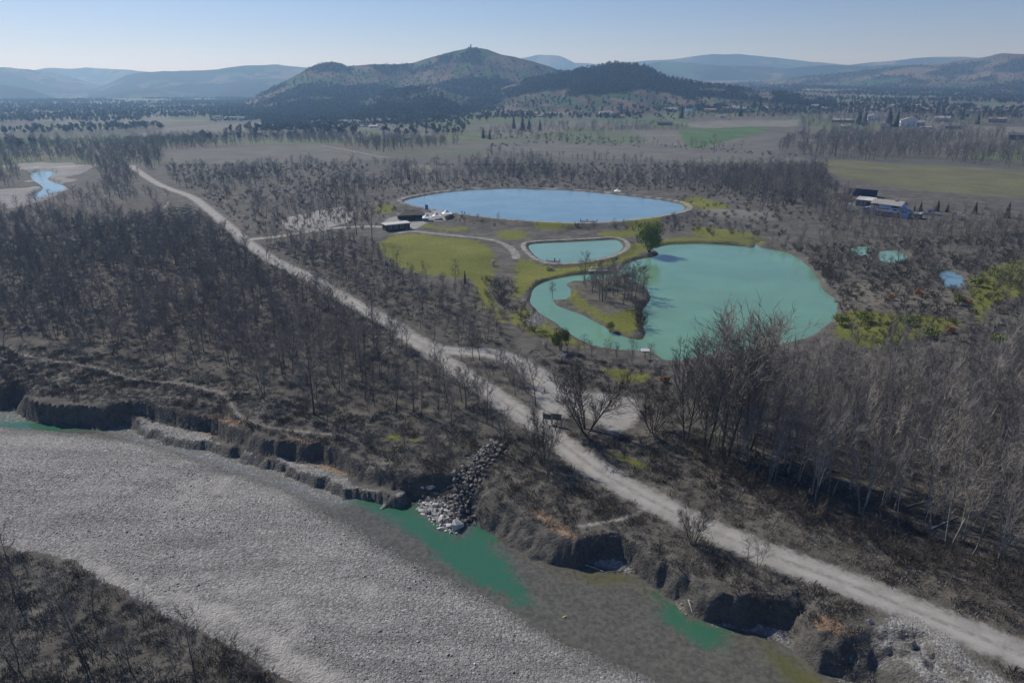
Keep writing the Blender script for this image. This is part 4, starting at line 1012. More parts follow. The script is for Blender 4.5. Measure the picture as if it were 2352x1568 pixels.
ZLAB = {
 'river wood': 'slim bare tree in the dark wood between the river terrace and the gravel track',
 'back wood': 'slim bare tree at the back of the river wood, beyond its dark hollow',
 'bank top': 'bare tree standing in the open dry grass along the top of the river bank',
 'junction wood': 'bare tree in the thicket between the rock spur and the track fork',
 'fork wood': 'bare tree in the dark wedge of wood between the two forking tracks',
 'meadow wood': 'bare tree in the belt between the gravel track and the bright meadow',
 'lake slope': 'small bare tree on the slope between the gravel clearing and the lake arm',
 'lake shore': 'bare tree in the row on the near shore of the lake arm',
 'right forest': 'tall pale bare tree in the dense leaning wood along the wide track',
 'forest edge': 'small bare tree in the low fringe between the pale wood, the lake and the scrub',
 'scrub': 'small bare tree in the open scrub beyond the green lake',
 'orchard rows': 'young bare tree in the planted rows between reservoir and small pond',
 'island wood': 'bare tree in the grey grove on the lake island',
 'middle belt': 'bare tree in the woodland between the side road and the grey field',
 'reservoir belt': 'bare tree in the belt behind the blue reservoir',
 'dark grove': 'bare tree in the dark grove beyond the end of the reservoir',
 'house trees': 'bare tree by the road in front of the blue house',
 'hedgerow': 'tall bare tree in the dense hedgerow under the village',
 'field border': 'bare tree on the border between the long field strips',
 'left corner trees': 'bare tree among the shrubs of the river island, near edge of the gravel bar',
 'meadow shrubs': 'bare shrub between the bright meadow and the lake arm',
 'forest under': 'bare shrub under the tall pale wood along the wide track',
 'lake end shrubs': 'bare shrub on the shore at the end of the green lake',
 'island edge': 'bare shrub in the dark strip along the lake island shore',
 'left corner': 'bare shrub on the overgrown river island beside the gravel bar',
 'bank slope': 'bare shrub on the slope between the wide track and the river',
 'verge': 'bare shrub on the verge between the wide track and the tall pale wood',
 'hollow': 'bare shrub over the rim of the dark eroded hollow',
 'scrub bushes': 'low bare bush in the open scrub beyond the green lake'}
LAND = {  # things one can find, for telling trees apart: photo pixel on the terrace
 'right forest': [((1620, 900), 'nearest the green lake'), ((1700, 1090), 'nearest the tallest tree'), ((1850, 1160), 'above the dark eroded hollow'), ((2000, 1000), 'in the heart of the wood'), ((2200, 1250), 'above the far end of the track'), ((2330, 1050), 'on the outer side of the wood'), ((2100, 830), 'towards the scrub'), ((2330, 840), 'in the far outer corner')],
 'river wood': [((150, 800), 'at the start of the footpath'), ((420, 850), 'midway along the footpath'), ((720, 930), 'behind the thick dark tree'), ((960, 970), 'towards the rock spur'), ((1080, 930), 'close to the track fork'), ((900, 830), 'along the gravel track'), ((600, 800), 'deep inside'), ((200, 680), 'deep on the upstream side')],
 'left corner': [((60, 1300), 'by the gravel edge upstream'), ((330, 1420), 'midway along the pale sand'), ((560, 1530), 'at the downstream tip'), ((100, 1450), 'inside the thicket upstream'), ((250, 1540), 'inside the thicket lower down')],
 'meadow shrubs': [((1130, 650), 'at the meadow end'), ((1160, 700), 'in the middle'), ((1210, 745), 'at the flowering shrub end')],
 'forest under': [((1600, 1040), 'by the tallest tree'), ((1800, 1150), 'above the hollow'), ((2050, 1250), 'farther along the track'), ((2300, 1350), 'at the far end of the track')],
 'verge': [((1400, 1040), 'by the gravel clearing'), ((1650, 1150), 'midway'), ((2000, 1300), 'farther along')],
 'scrub bushes': [((2190, 640), 'by the blue pool'), ((2040, 590), 'by the pale pools'), ((2080, 690), 'in the debris patch'), ((1920, 610), 'behind the lake shore'), ((2200, 780), 'towards the pale wood'), ((2330, 620), 'on the outer rise'), ((1960, 760), 'at the olive bushes')],
 'scrub': [((2190, 640), 'by the blue pool'), ((2040, 590), 'by the pale pools'), ((1920, 610), 'behind the lake shore'), ((2330, 620), 'on the outer rise')],
 'bank top': [((150, 850), 'at the start of the footpath'), ((450, 900), 'midway along the footpath'), ((800, 980), 'near the end of the footpath'), ((1050, 1030), 'next to the rock spur')]}
LAND = {k: [(G(*p), t) for p, t in v] for k, v in LAND.items()}
def refine(lab, zn, x, y, h, k, j):
    if zn not in LAND: return lab
    d = [math.hypot(x - p[0], y - p[1]) for p, t in LAND[zn]]
    lab = lab.replace('tall pale bare tree in the dense leaning wood along the wide track', 'pale tree of the leaning wood').replace('slim bare tree in the dark wood between the river terrace and the gravel track', 'bare tree of the dark river wood')
    lab = lab.replace('bare shrub under the tall pale wood along the wide track', 'bare shrub under the tall pale wood').replace('bare tree standing in the open dry grass along the top of the river bank', 'lone bare tree on the river bank top')
    lab = lab.replace('bare shrub on the verge between the wide track and the tall pale wood', 'bare shrub between wide track and pale wood').replace('bare shrub on the overgrown river island beside the gravel bar', 'bare shrub on the overgrown river island')
    form = ''
    if k == 'tall': form = ('very tall ' if h > 15 else 'lower ' if h < 11.5 else 'tall ') + ('twin-stemmed ' if j % 2 == 0 else 'straight ')
    if k == 'slim': form = ('tall ' if h > 8.6 else 'low ' if h < 6.6 else 'middling ') + ('twin-stemmed ' if j % 3 == 0 else 'single-stemmed ')
    if k == 'bush': form = 'taller ' if h > 1.9 else 'low '; lab = lab.replace('low bare bush', 'bare bush')
    if k == 'shrub': form = 'big ' if h > (2.6 if zn != 'meadow shrubs' else 4) else 'small '
    return form + lab + ', ' + LAND[zn][d.index(min(d))][1]
def place_woods():
    X = np.concatenate([c[0] for c in CAND]); Y = np.concatenate([c[1] for c in CAND]); Hh = np.concatenate([c[2] for c in CAND])
    K = sum(([c[3]]*len(c[0]) for c in CAND), []); Zn = sum(([c[4]]*len(c[0]) for c in CAND), [])
    K = np.array(K); Zn = np.array(Zn); K[K == 'mid2'] = 'mid'
    sw = (K == 'slim') & (rng.random(len(K)) < .3); K[sw] = 'round'; Hh[sw] *= .9; Hh *= np.where(np.isin(K, ['slim', 'mid', 'round']), rng.uniform(.65, 1.1, len(K)), 1)
    Z = terrain(X, Y)
    ok = Z > -3.7
    sis = sdf(ISLAND, X, Y, 5.); isl = np.char.startswith(Zn, 'island'); ok &= ~isl | (sis > .5)
    X, Y, Hh, K, Zn, Z = X[ok], Y[ok], Hh[ok], K[ok], Zn[ok], Z[ok]
    # picture position of the foot and of the top
    def proj(x, y, z):
        d = y*CP - (z - H)*SP; return 1176 + F*x/d, 784 + F*(-(z - H)*CP - y*SP)/d
    u, v = proj(X, Y, Z + Hh*.4)
    size = Hh/np.hypot(X, Y)*np.where((u > 10) & (u < 2342) & (v > 0) & (v < 1560), 1, 0)
    fam = np.select([K == 'tall', np.isin(K, ['shrub', 'bush'])], ['tall', 'shrub'], 'bare')
    single = np.zeros(len(X), bool)
    for f, n in (('bare', 262), ('tall', 296), ('shrub', 290)):
        idx = np.nonzero(fam == f)[0]; idx = idx[np.argsort(-size[idx])][:n]; single[idx[size[idx] > 0]] = True
    g = random.Random(5)
    for i in np.nonzero(single)[0]:
        k = K[i]; j = g.randrange(len(PROTO[k])); lab = ZLAB.get(Zn[i], 'bare tree in the ' + Zn[i])
        lab = refine(lab, Zn[i], X[i], Y[i], Hh[i], k, j)
        o = plant(k, j, X[i], Y[i], Z[i], g.uniform(0, 6.28), Hh[i]/PROTO[k][j]['h'], lab, 'shrub' if fam[i] == 'shrub' else 'tree', 'bare %s of the %s' % ('shrubs' if fam[i] == 'shrub' else 'trees', Zn[i]))
        lean = .12 if fam[i] == 'tall' else .04
        o.rotation_euler = (g.gauss(0, lean*.6), g.gauss(.06 if fam[i] == 'tall' else 0, lean), o.rotation_euler[2])
    for f, nm in (('bare', 'bare_wood'), ('tall', 'poplar_wood'), ('shrub', 'bare_shrubbery')):
        m = (fam == f) & ~single
        if not m.any(): continue
        kinds = sorted(set(K[m])); coll = proto_collection(kinds)
        names = sorted((p['whole'].name, k, p['h']) for k in kinds for p in PROTO[k])
        opts = {k: [(n, h) for n, (_, kk, h) in enumerate(names) if kk == k] for k in kinds}
        pk, sc = [], []
        for i in np.nonzero(m)[0]:
            n, h = g.choice(opts[K[i]]); pk.append(n); sc.append(Hh[i]/h)
        t = np.random.default_rng(3).normal(0, .05, (m.sum(), 2))
        scatter(nm, np.stack([X[m], Y[m], Z[m] - .05], -1), rng.uniform(0, 6.28, m.sum()), sc, pk, coll, t)
    print('trees', {f: (int((fam == f).sum()), int((single & (fam == f)).sum())) for f in ('bare', 'tall', 'shrub')})
place_woods()

# far tree masses: the hillsides and the valley floor beyond the fields
def far_masses():
    P = np.concatenate(HILLPTS); n = len(P)
    scatter('hillside_wood', P, rng.uniform(0, 6.28, n), rng.uniform(.5, 1.05, n), rng.integers(0, 4, n), proto_collection(['hillbush']))
    a = rng.uniform(-.80, .75, 42000); r = np.sqrt(rng.uniform(900**2, 3600**2, 42000))
    x, y = np.sin(a)*r, np.cos(a)*r
    m = fbm(x, y, 150., 3, 77) > .43
    for Pf, c in FIELDS: m &= sdf(Pf, x, y, 6.) < -4
    vm = np.array([G(u, 262) for u in (1100, 2400)]); m &= ~((x > vm[0][0]) & (y < 1150))
    x, y = x[m], y[m]; z = terrain(x, y); n = len(x)
    scatter('valley_wood', np.stack([x, y, z], -1), rng.uniform(0, 6.28, n), rng.uniform(.6, 1.1, n), rng.integers(0, 4, n), proto_collection(['hillbush']))
far_masses()

# ------------------------------------------------------------------ ground cover: stones, dry grass, brush
import bmesh
def hull(seed, n, sx, sy, sz):
    r = random.Random(seed); bm = bmesh.new()
    for k in range(n):
        v = Vector((r.gauss(0, 1), r.gauss(0, 1), r.gauss(0, 1))).normalized()*r.uniform(.85, 1.)
        bm.verts.new((v.x*sx, v.y*sy, v.z*sz))
    q = bmesh.ops.convex_hull(bm, input=bm.verts)
    bmesh.ops.delete(bm, geom=[g for g in q['geom_interior'] if isinstance(g, bmesh.types.BMVert)], context='VERTS')
    return bm
def hull_mesh(name, seed, n, s, m):
    bm = hull(seed, n, *s); me = bpy.data.meshes.new(name); bm.to_mesh(me); bm.free(); me.materials.append(m); return me
M_COBBLE = simple('cobble', (.30, .295, .28), .25, 1., .85, None, .35)
M_STRAW = simple('straw', (.21, .198, .165), .35, .8, .9, None, .35)
M_BRUSH = simple('brush', (.130, .116, .098), .35, .8, .9, None, .3)
for i in range(5): PROTO.setdefault('cobble', []).append(dict(whole=bpy.data.objects.new('whole_cobble_%d' % i, hull_mesh('cobble', 40 + i, 12, (1, .75, .5), M_COBBLE)), h=1.))
def tuft(seed, n, h, sp, w, m):
    r = random.Random(seed); mb = MB()
    for k in range(n):
        t, q = r.uniform(0, 6.28), r.random()**.5*sp; p = Vector((math.cos(t)*q, math.sin(t)*q, -.03)); d = Vector((r.gauss(0, .45), r.gauss(0, .45), 1)).normalized(); L = h*r.uniform(.5, 1.2); s = _perp(d, r)*w
        mb.add([p - s, p + s, p + d*L*.6 + s*.6, p + d*L + Vector((r.gauss(0, .1), r.gauss(0, .1), -.05))*h], [(0, 1, 2, 3)])
    return mb.mesh('tuft', m)
for i in range(4): PROTO.setdefault('straw', []).append(dict(whole=bpy.data.objects.new('whole_straw_%d' % i, tuft(60 + i, 34, .38, .6, .03, M_STRAW)), h=1.))
for i in range(4): PROTO.setdefault('brush', []).append(dict(whole=bpy.data.objects.new('whole_brush_%d' % i, tuft(70 + i, 40, .75, .85, .022, M_BRUSH)), h=1.))

def cover():
    def area_pts(uv, per, z, seed):
        P = poly(uv, z, 1); lo, hi = P.min(0), P.max(0); s = math.sqrt(per); g = np.random.default_rng(seed)
        X, Y = np.meshgrid(np.arange(lo[0], hi[0], s), np.arange(lo[1], hi[1], s)); x = X.ravel() + g.uniform(-.6, .6, X.size)*s; y = Y.ravel() + g.uniform(-.6, .6, X.size)*s
        m = inside(P, x, y); return x[m], y[m]
    # river gravel
    xs, ys = [], []
    for uv, per in (([(-80, 1080), (500, 1060), (760, 1170), (1600, 1620), (-80, 1640)], .13), ([(-80, 960), (330, 975), (560, 1060), (520, 1100), (-80, 1110)], .5), ([(320, 955), (480, 975), (930, 1110), (930, 1140), (700, 1090), (430, 1000)], .35),
                    ([(1130, 1180), (1350, 1240), (1650, 1330), (1980, 1420), (2250, 1600), (1960, 1600), (1600, 1420), (1340, 1300), (1140, 1240)], .35)):
        x, y = area_pts(uv, per, -3.4, 5); xs.append(x); ys.append(y)
    x, y = np.concatenate(xs), np.concatenate(ys)
    z, at = terrain(x, y, True)
    m = (at['gravel'] > .2) & (at['sand'] < -.6) & (z > ZW - .12) & (fbm(x, y, 9., 3, 90) + .25*fbm(x, y, 1.3, 2, 92) > .52 - .0*x)
    x, y, z = x[m], y[m], z[m]; n = len(x)
    s = .07 + .12*rng.random(n)**2.2; s[rng.random(n) < .03] *= 1.8
    scatter('gravel', np.stack([x, y, z + s*.15], -1), rng.uniform(0, 6.28, n), s, rng.integers(0, 5, n), proto_collection(['cobble']), rng.normal(0, .3, (n, 2)))
    # dry grass and brush
    xs, ys = [], []
    for uv, per in (([(-60, 780), (250, 815), (520, 870), (960, 985), (1260, 1010), (1500, 1160), (1780, 1300), (2420, 1540), (2420, 1640), (1980, 1640), (1900, 1440), (1500, 1280), (1150, 1170), (900, 1085), (500, 965), (-60, 890)], .55),
                    ([(1260, 990), (1500, 1120), (1800, 1260), (2420, 1500), (2420, 1300), (1900, 1130), (1560, 960), (1440, 1000)], .7),
                    ([(1200, 800), (1540, 850), (1540, 930), (1300, 880)], 1.2)):
        x, y = area_pts(uv, per, 0, 6); xs.append(x); ys.append(y)
    for uv, per in (([(-60, 560), (300, 500), (430, 470), (640, 612), (900, 752), (1110, 900), (1165, 955), (960, 985), (520, 870), (80, 775), (-60, 770)], 2.2), ([(600, 562), (800, 545), (940, 640), (1100, 700), (1190, 800), (1060, 800), (740, 640)], 2.6), ([(1560, 960), (1900, 800), (2420, 770), (2420, 1340), (1830, 1150), (1600, 1040)], 2.0), ([(1900, 620), (2420, 560), (2420, 780), (1950, 790)], 3.)):
        x, y = area_pts(uv, per, 0, 8); xs.append(x); ys.append(y)
    x, y = area_pts([(-60, 1262), (150, 1285), (330, 1385), (520, 1475), (700, 1610), (-60, 1630)], .5, -2.4, 7); xs.append(x); ys.append(y)
    x, y = np.concatenate(xs), np.concatenate(ys); z, at = terrain(x, y, True)
    ok = (sdf(SLUMP, x, y, 4.) < -.5) & (at['grass'] < 0) & (at['track'] < -.8) & (at['path'] < -.4) & (z > -3.6) & (at['gravel'] < .5)
    f = fbm(x, y, 3.2, 4, 95); rr_ = rng.random(len(x))
    for nm, kd, m in (('dry_grass', 'straw', ok & (f > .46) & (rr_ < .7)), ('undergrowth', 'brush', ok & (f < .50) & (rr_ < .45))):
        n = m.sum(); scatter(nm, np.stack([x[m], y[m], z[m]], -1), rng.uniform(0, 6.28, n), rng.uniform(.6, 1.3, n), rng.integers(0, 4, n), proto_collection([kd]))
cover()

# ------------------------------------------------------------------ rocks of the groyne
M_STONE = simple('pale_stone', (.47, .46, .435), .22, 1.5, .85, None, .15)
M_DSTONE = simple('dark_stone', (.155, .15, .14), .3, 1.5, .9, None, .3)
def rocks():
    big = [hull_mesh('boulder', 140 + i, 13, (1, .72, .62), M_STONE) for i in range(6)]
    spot = [  # photo pixel of the foot, size in metres, label
      (1051, 1203, 1.15, 1.25, 'upright pale boulder at the outer corner of the groyne'), (1030, 1200, .75, .55, 'pale boulder propped beside the upright corner boulder'),
      (1012, 1186, 1.05, .6, 'large flat pale boulder low on the waterline of the groyne'), (985, 1143, .8, .5, 'broad pale boulder at the top of the white rock pile'),
      (975, 1150, .7, .5, 'pale boulder at the upstream edge of the white rock pile'), (1000, 1160, .85, .6, 'rounded pale boulder in the middle of the white rock pile'),
      (990, 1132, 1.0, .55, 'pale slab lying uppermost at the head of the white rock pile')]
    taken = []
    for k, (u, v, s, hz, lab) in enumerate(spot):
        x, y = G(u, v, -3.2); o = link('boulder', big[k % 6], None, (x, y, zt(x, y) + .25*hz)); o.scale = (s, s, s*hz/.62); o.rotation_euler = (rnd.gauss(0, .15), rnd.gauss(0, .15), rnd.uniform(0, 6.28))
        tag(o, lab, 'boulder', 'pale boulders of the groyne'); taken.append((x, y, s))
    P = poly([(964, 1136), (993, 1126), (1010, 1146), (1032, 1166), (1060, 1184), (1062, 1204), (1046, 1220), (1012, 1206), (980, 1182), (954, 1160)], -3.2, 1)
    lo, hi = P.min(0), P.max(0); n = 0; tries = 0
    while n < 62 and tries < 6000:
        tries += 1; x, y = rnd.uniform(lo[0], hi[0]), rnd.uniform(lo[1], hi[1]); s = rnd.uniform(.28, .75)
        if not inside(P, np.array([x]), np.array([y]))[0] or any((x-a)**2 + (y-b)**2 < (.72*(s+c))**2 for a, b, c in taken): continue
        taken.append((x, y, s)); o = link('boulder', rnd.choice(big), None, (x, y, max(zt(x, y), ZW - .2) + .18*s)); o.scale = (s, s, s*rnd.uniform(.75, 1.15))
        o.rotation_euler = (rnd.gauss(0, .35), rnd.gauss(0, .35), rnd.uniform(0, 6.28)); n += 1
        tag(o, 'pale angular boulder packed among others in the white rock pile of the groyne', 'boulder', 'pale boulders of the groyne')
    dark = [hull_mesh('rock', 160 + i, 12, (1, .78, .65), M_DSTONE) for i in range(5)]
    L = line([(1140, 1022), (1122, 1040), (1098, 1062), (1080, 1085), (1062, 1110), (1052, 1135), (1048, 1158)], -.2, 3)
    n = 0; got = []; tries = 0
    while n < 190 and tries < 9000:
        tries += 1; i = rnd.randrange(len(L) - 1); f = rnd.random(); c = L[i]*(1-f) + L[i+1]*f; t = (i + f)/len(L)
        d = L[i+1] - L[i]; nr = np.array([-d[1], d[0]])/np.hypot(*d); w = rnd.gauss(0, .38)*(1.9 + 1.6*t); p = c + nr*w
        s = rnd.uniform(.32, .78)
        if any((p[0]-a)**2 + (p[1]-b)**2 < (.55*(s+q))**2 for a, b, q in got): continue
        got.append((p[0], p[1], s)); zz = zt(p[0], p[1]) + max(0, .9 - abs(w)*.45) + .1*s
        o = link('rock', rnd.choice(dark), None, (p[0], p[1], zz)); o.scale = (s, s, s*rnd.uniform(.8, 1.2)); o.rotation_euler = (rnd.gauss(0, .4), rnd.gauss(0, .4), rnd.uniform(0, 6.28)); n += 1
        tag(o, '%s dark rock %s of the spur, %s' % ('large' if s > .62 else 'small' if s < .45 else 'middling', 'on the crest' if abs(w) < .5 else 'on the upstream flank' if w > 0 else 'on the shaded flank', 'at its narrow wood end' if t < .33 else 'halfway along' if t < .7 else 'at its broad groyne end'), 'rock', 'dark rocks of the spur')
    # a few stray stones
    for u, v, s, z, lab in ((1297, 1416, .42, ZW, 'single yellowish stone lying in the shallow river'),):
        x, y = G(u, v, z); o = link('stone', hull_mesh('stone', 190, 12, (1, .5, .4), simple('yellow_stone', (.42, .42, .17), .15, 2.)), None, (x, y, z + .05)); o.scale = (s,)*3; o.rotation_euler = (0, 0, .5); tag(o, lab, 'stone')
    for u, v, s, lab in ((1345, 1255, .35, 'dark round stone on the sandy spit'), (1985, 1478, .6, 'grey clod under the eroded slump'), (2085, 1520, .8, 'pale block fallen from the eroded slump'), (2130, 1545, .6, 'smaller block low on the eroded slump')):
        x, y = G(u, v, -3.2); o = link('stone', dark[0], None, (x, y, zt(x, y) + s*.2)); o.scale = (s,)*3; tag(o, lab, 'stone')
rocks()

# driftwood and fallen stems
M_DRIFT = simple('bleached_wood', (.38, .365, .335), .2, 2.)
def log(uvz, rad, lab, nm='fallen_log'):
    pts = []
    for u, v, z in uvz: x, y = G(u, v, z); pts.append(Vector((x, y, zt(x, y) + rad*1.3 if z > -3.9 else ZW + .12)))
    o = pts[0].copy(); mb = MB(); q = [p - o for p in pts]
    Q = [Vector(p) for p in smooth([tuple(p) for p in q], 3, False)]; n = len(Q)
    mb.tube(Q, [rad*(1 - .6*i/(n-1)) for i in range(n)], 6)
    a, b = Q[n//2], Q[n//2 + 1]; d = (b - a).normalized(); mb.tube([a, a + (d + Vector((0, 0, .8))).normalized()*rad*7], [rad*.5, rad*.15], 4)
    tag(mb.build(nm, M_DRIFT, None, o, True), lab, 'log')
log([(1222, 868, 0), (1236, 876, 0), (1247, 888, 0), (1250, 902, 0)], .16, 'long curved bleached stem lying at the edge of the fork wood')
log([(1338, 1296, ZW), (1362, 1304, ZW), (1388, 1314, ZW)], .10, 'thin pale pole sticking out of the sand spit into the river')
log([(1577, 820, ZL), (1592, 829, ZL)], .16, 'pale log on the tip of the lake island')
log([(1262, 962, 0), (1274, 970, 0), (1288, 982, 0)], .09, 'pale fallen rail beside the notice board')
log([(2080, 1165, 0), (2130, 1152, 0)], .12, 'pale trunk lying across the floor of the tall wood')
log([(2140, 1215, 0), (2200, 1190, 0)], .12, 'second pale trunk lying in the tall wood, nearer the track')
log([(1565, 1350, ZW), (1580, 1385, -3.6), (1592, 1408, -3.6)], .14, 'dark stem at the foot of the small ridge by the hollow')

# ------------------------------------------------------------------ notice board
M_WOOD = simple('grey_wood', (.105, .095, .082), .3, 3.)
M_WHITE = simple('white_paint', (.74, .74, .73), .08, 1.5, .6)
M_PANEL = simple('board_panel', (.10, .102, .10), .25, 2., .6)
def board():
    x, y = G(1268, 974); e = empty('notice_board', (x, y, zt(x, y)), R(-18))
    tag(e, 'grey roadside notice board of two panels at the track fork', 'sign')
    for px in (-1.75, -.15, .05, 1.75):
        m = MB(); m.box(px - .06, -.06, -.4, px + .06, .06, 2.35); m.build('post', M_WOOD, e)
    for a, b, z0, z1 in ((-1.7, -.2, .95, 1.95), (.1, 1.7, 1.05, 2.25)):
        m = MB(); m.box(a, -.12, z0, b, -.065, z1); p = m.build('panel', M_PANEL, e)
        m = MB(); m.box(a - .05, -.14, z1 + .005, b + .05, .10, z1 + .08); m.build('cap', M_WOOD, p)
board()

# ------------------------------------------------------------------ picnic place: open pavilion, low building, marquees, flag
M_CONC = simple('pale_render', (.46, .45, .43), .12, .8)
M_DARKROOF = simple('dark_roof', (.045, .043, .041), .25, 2., .7)
M_DARKWALL = simple('dark_timber', (.070, .063, .055), .3, 2.)
M_TENT = simple('tent_cloth', (.78, .78, .77), .05, 1., .7)
M_GLASS, nt_, b_ = mat('window_glass'); b_.inputs['Base Color'].default_value = (.03, .035, .042, 1); b_.inputs['Roughness'].default_value = .12
M_STEEL = simple('steel', (.35, .36, .37), .1, 2., .45)
def facing(x, y): return math.atan2(-x, y)      # turns a front (-y) towards the camera
def pavilion():
    x, y = G(946, 507); e = empty('open_pavilion', (x, y, zt(x, y)), facing(x, y) + .12)
    tag(e, 'dark open-sided timber pavilion beside the white marquees', 'pavilion')
    w, d = 6.2, 3.6
    for px in (-6, -3.6, -1.2, 1.2, 3.6, 6):
        for py in (0.2, 2*d - .2):
            m = MB(); m.box(px - .11, py - .11, -.3, px + .11, py + .11, 2.55); m.build('post', M_DARKWALL, e)
    m = MB(); m.add([(-w - .5, -.5, 2.5), (w + .5, -.5, 2.5), (w + .5, 2*d + .5, 2.5), (-w - .5, 2*d + .5, 2.5), (-w - .5, -.5, 2.72), (w + .5, -.5, 2.72), (w + .5, 2*d + .5, 2.72), (-w - .5, 2*d + .5, 2.72), (-w + 2.5, d, 3.9), (w - 2.5, d, 3.9)],
        [(3, 2, 1, 0), (0, 1, 5, 4), (1, 2, 6, 5), (2, 3, 7, 6), (3, 0, 4, 7), (4, 5, 9, 8), (6, 7, 8, 9), (5, 6, 9), (7, 4, 8)]); m.build('roof', M_DARKROOF, e)
    m = MB(); m.box(-5.9, 2*d - 1.2, 0, 5.9, 2*d - .95, 2.1); m.build('back_wall', M_DARKWALL, e)
    for px in (-4.6, -2.2, .2, 2.6): 
        m = MB(); m.box(px, 1.2, .68, px + 1.7, 2.0, .75); t = m.build('table_top', M_WOOD, e)
        m = MB(); m.box(px + .2, 1.3, -.1, px + .3, 1.9, .67); m.box(px + 1.4, 1.3, -.1, px + 1.5, 1.9, .67); m.build('trestle', M_WOOD, t)
pavilion()
def low_building():
    x, y = G(915, 529); e = empty('low_building', (x, y, zt(x, y)), facing(x, y) + .35)
    tag(e, 'long low dark-walled building with a flat white roof by the side road', 'building')
    m = MB(); m.box(-5.6, 0, -.3, 5.6, 5.2, 2.7); m.build('wall', M_DARKWALL, e)
    m = MB(); m.box(-6.1, -.5, 2.705, 6.1, 5.7, 2.95); r_ = m.build('roof', M_CONC, e)
    m = MB(); m.box(-6.1, -.56, 2.6, 6.1, -.505, 3.0); m.build('fascia', M_CONC, r_)
    for px in (-4.4, -1.6, 1.2):
        m = MB(); m.box(px, -.03, 1., px + 1.4, .02, 2.1); f = m.build('window', M_WHITE, e)
        m = MB(); m.box(px + .1, -.05, 1.1, px + 1.3, -.032, 2.); m.build('pane', M_GLASS, f)
    m = MB(); m.box(3.6, -.04, -.05, 4.7, .02, 2.1); m.build('door', M_PANEL, e)
low_building()
def marquee(u, v, w, h, lab):
    x, y = G(u, v); e = empty('marquee', (x, y, zt(x, y)), facing(x, y) + .1); e.scale = (.82, .82, .82); tag(e, lab, 'tent', 'white marquees at the picnic place')
    a = w/2; m = MB(); n = 6; rings = []
    for i in range(n + 1):
        f = i/n; s = a*(1 - f)**1.0*(1 - .28*math.sin(math.pi*f)) + .06; z = 2.0 + (h - 2.0)*f
        rings.append([(-s, -s, z), (s, -s, z), (s, s, z), (-s, s, z)])
    vv = [p for r_ in rings for p in r_]; ff = [(i*4 + k, i*4 + (k+1) % 4, (i+1)*4 + (k+1) % 4, (i+1)*4 + k) for i in range(n) for k in range(4)]
    m.add(vv, ff); c = m.build('canopy', M_TENT, e)
    m = MB()
    for sx, sy in ((-1, -1), (1, -1), (1, 1), (-1, 1)): pass
    m.box(-a, -a - .02, 1.72, a, -a + .01, 1.995); m.box(-a, a - .01, 1.72, a, a + .02, 1.995); m.box(-a - .02, -a + .02, 1.72, -a + .01, a - .02, 1.995); m.box(a - .01, -a + .02, 1.72, a + .02, a - .02, 1.995)
    m.build('valance', M_TENT, c)
    for sx, sy in ((-1, -1), (1, -1), (1, 1), (-1, 1)):
        m = MB(); m.tube([(sx*(a-.1), sy*(a-.1), -.2), (sx*(a-.1), sy*(a-.1), 1.98)], .05, 6); m.build('pole', M_STEEL, e)
marquee(981, 507, 5.4, 4.3, 'white peaked marquee at the low building end of the row of three')
marquee(1003, 503.5, 4.6, 4.2, 'white peaked marquee between the two others of the row')
marquee(1027, 502, 5.6, 4.3, 'white peaked marquee at the reservoir end of the row of three')
marquee(1418, 444.5, 4.6, 3.8, 'small white peaked gazebo alone on the far shore of the reservoir')
def flag():
    x, y = G(977, 492); e = empty('flag_pole', (x, y, zt(x, y))); tag(e, 'tall flag pole with a blue banner above the marquees', 'flag pole')
    m = MB(); m.tube([(0, 0, -.3), (0, 0, 8.4)], [.09, .05], 8); m.build('pole', M_STEEL, e)
    m = MB(); pts = []
    for i in range(7):
        for z in (1.0, 3.4): pts.append((.12 + i*.24, .10*math.sin(i*1.1), z - .03*i))
    m.add(pts + [(p[0], p[1] + .02, p[2]) for p in pts], [(2*i, 2*i+2, 2*i+3, 2*i+1) for i in range(6)] + [(14+2*i, 14+2*i+1, 14+2*i+3, 14+2*i+2) for i in range(6)]); m.build('banner', simple('blue_cloth', (.12, .11, .42), .1, 2.), e)
flag()

# ------------------------------------------------------------------ little things round the ponds
def bench_like(): pass
def jetty(u, v, zw, w, d, rz, lab, rails=True):
    x, y = G(u, v, zw); e = empty('jetty', (x, y, zw), facing(x, y) + rz); tag(e, lab, 'jetty')
    for k in range(int(w/.3)):
        m = MB(); m.box(-w/2 + k*.3 + .01, -d/2, .45, -w/2 + k*.3 + .29, d/2, .52); m.build('plank', M_WOOD, e)
    for sx in (-1, 0, 1):
        for sy in (-1, 1):
            m = MB(); m.tube([(sx*w*.46, sy*d*.42, -1.5), (sx*w*.46, sy*d*.42, .45)], .09, 6); m.build('pile', M_WOOD, e)
    if rails:
        for sx in (-1, 1):
            r_ = MB(); r_.box(sx*w*.47 - .04, -d/2, 1.45, sx*w*.47 + .04, d/2, 1.53); rr = r_.build('rail', M_WOOD, e)
            for sy in (-1, 0, 1):
                m = MB(); m.box(sx*w*.47 - .05, sy*d*.45 - .05, .525, sx*w*.47 + .05, sy*d*.45 + .05, 1.445); m.build('post', M_WOOD, rr)
jetty(1271, 603, ZP, 5.0, 2.2, .05, 'dark wooden jetty with side rails on the small pond')
jetty(1352, 511, ZB, 8.0, 2.6, -.1, 'low dark jetty on the near shore of the reservoir')
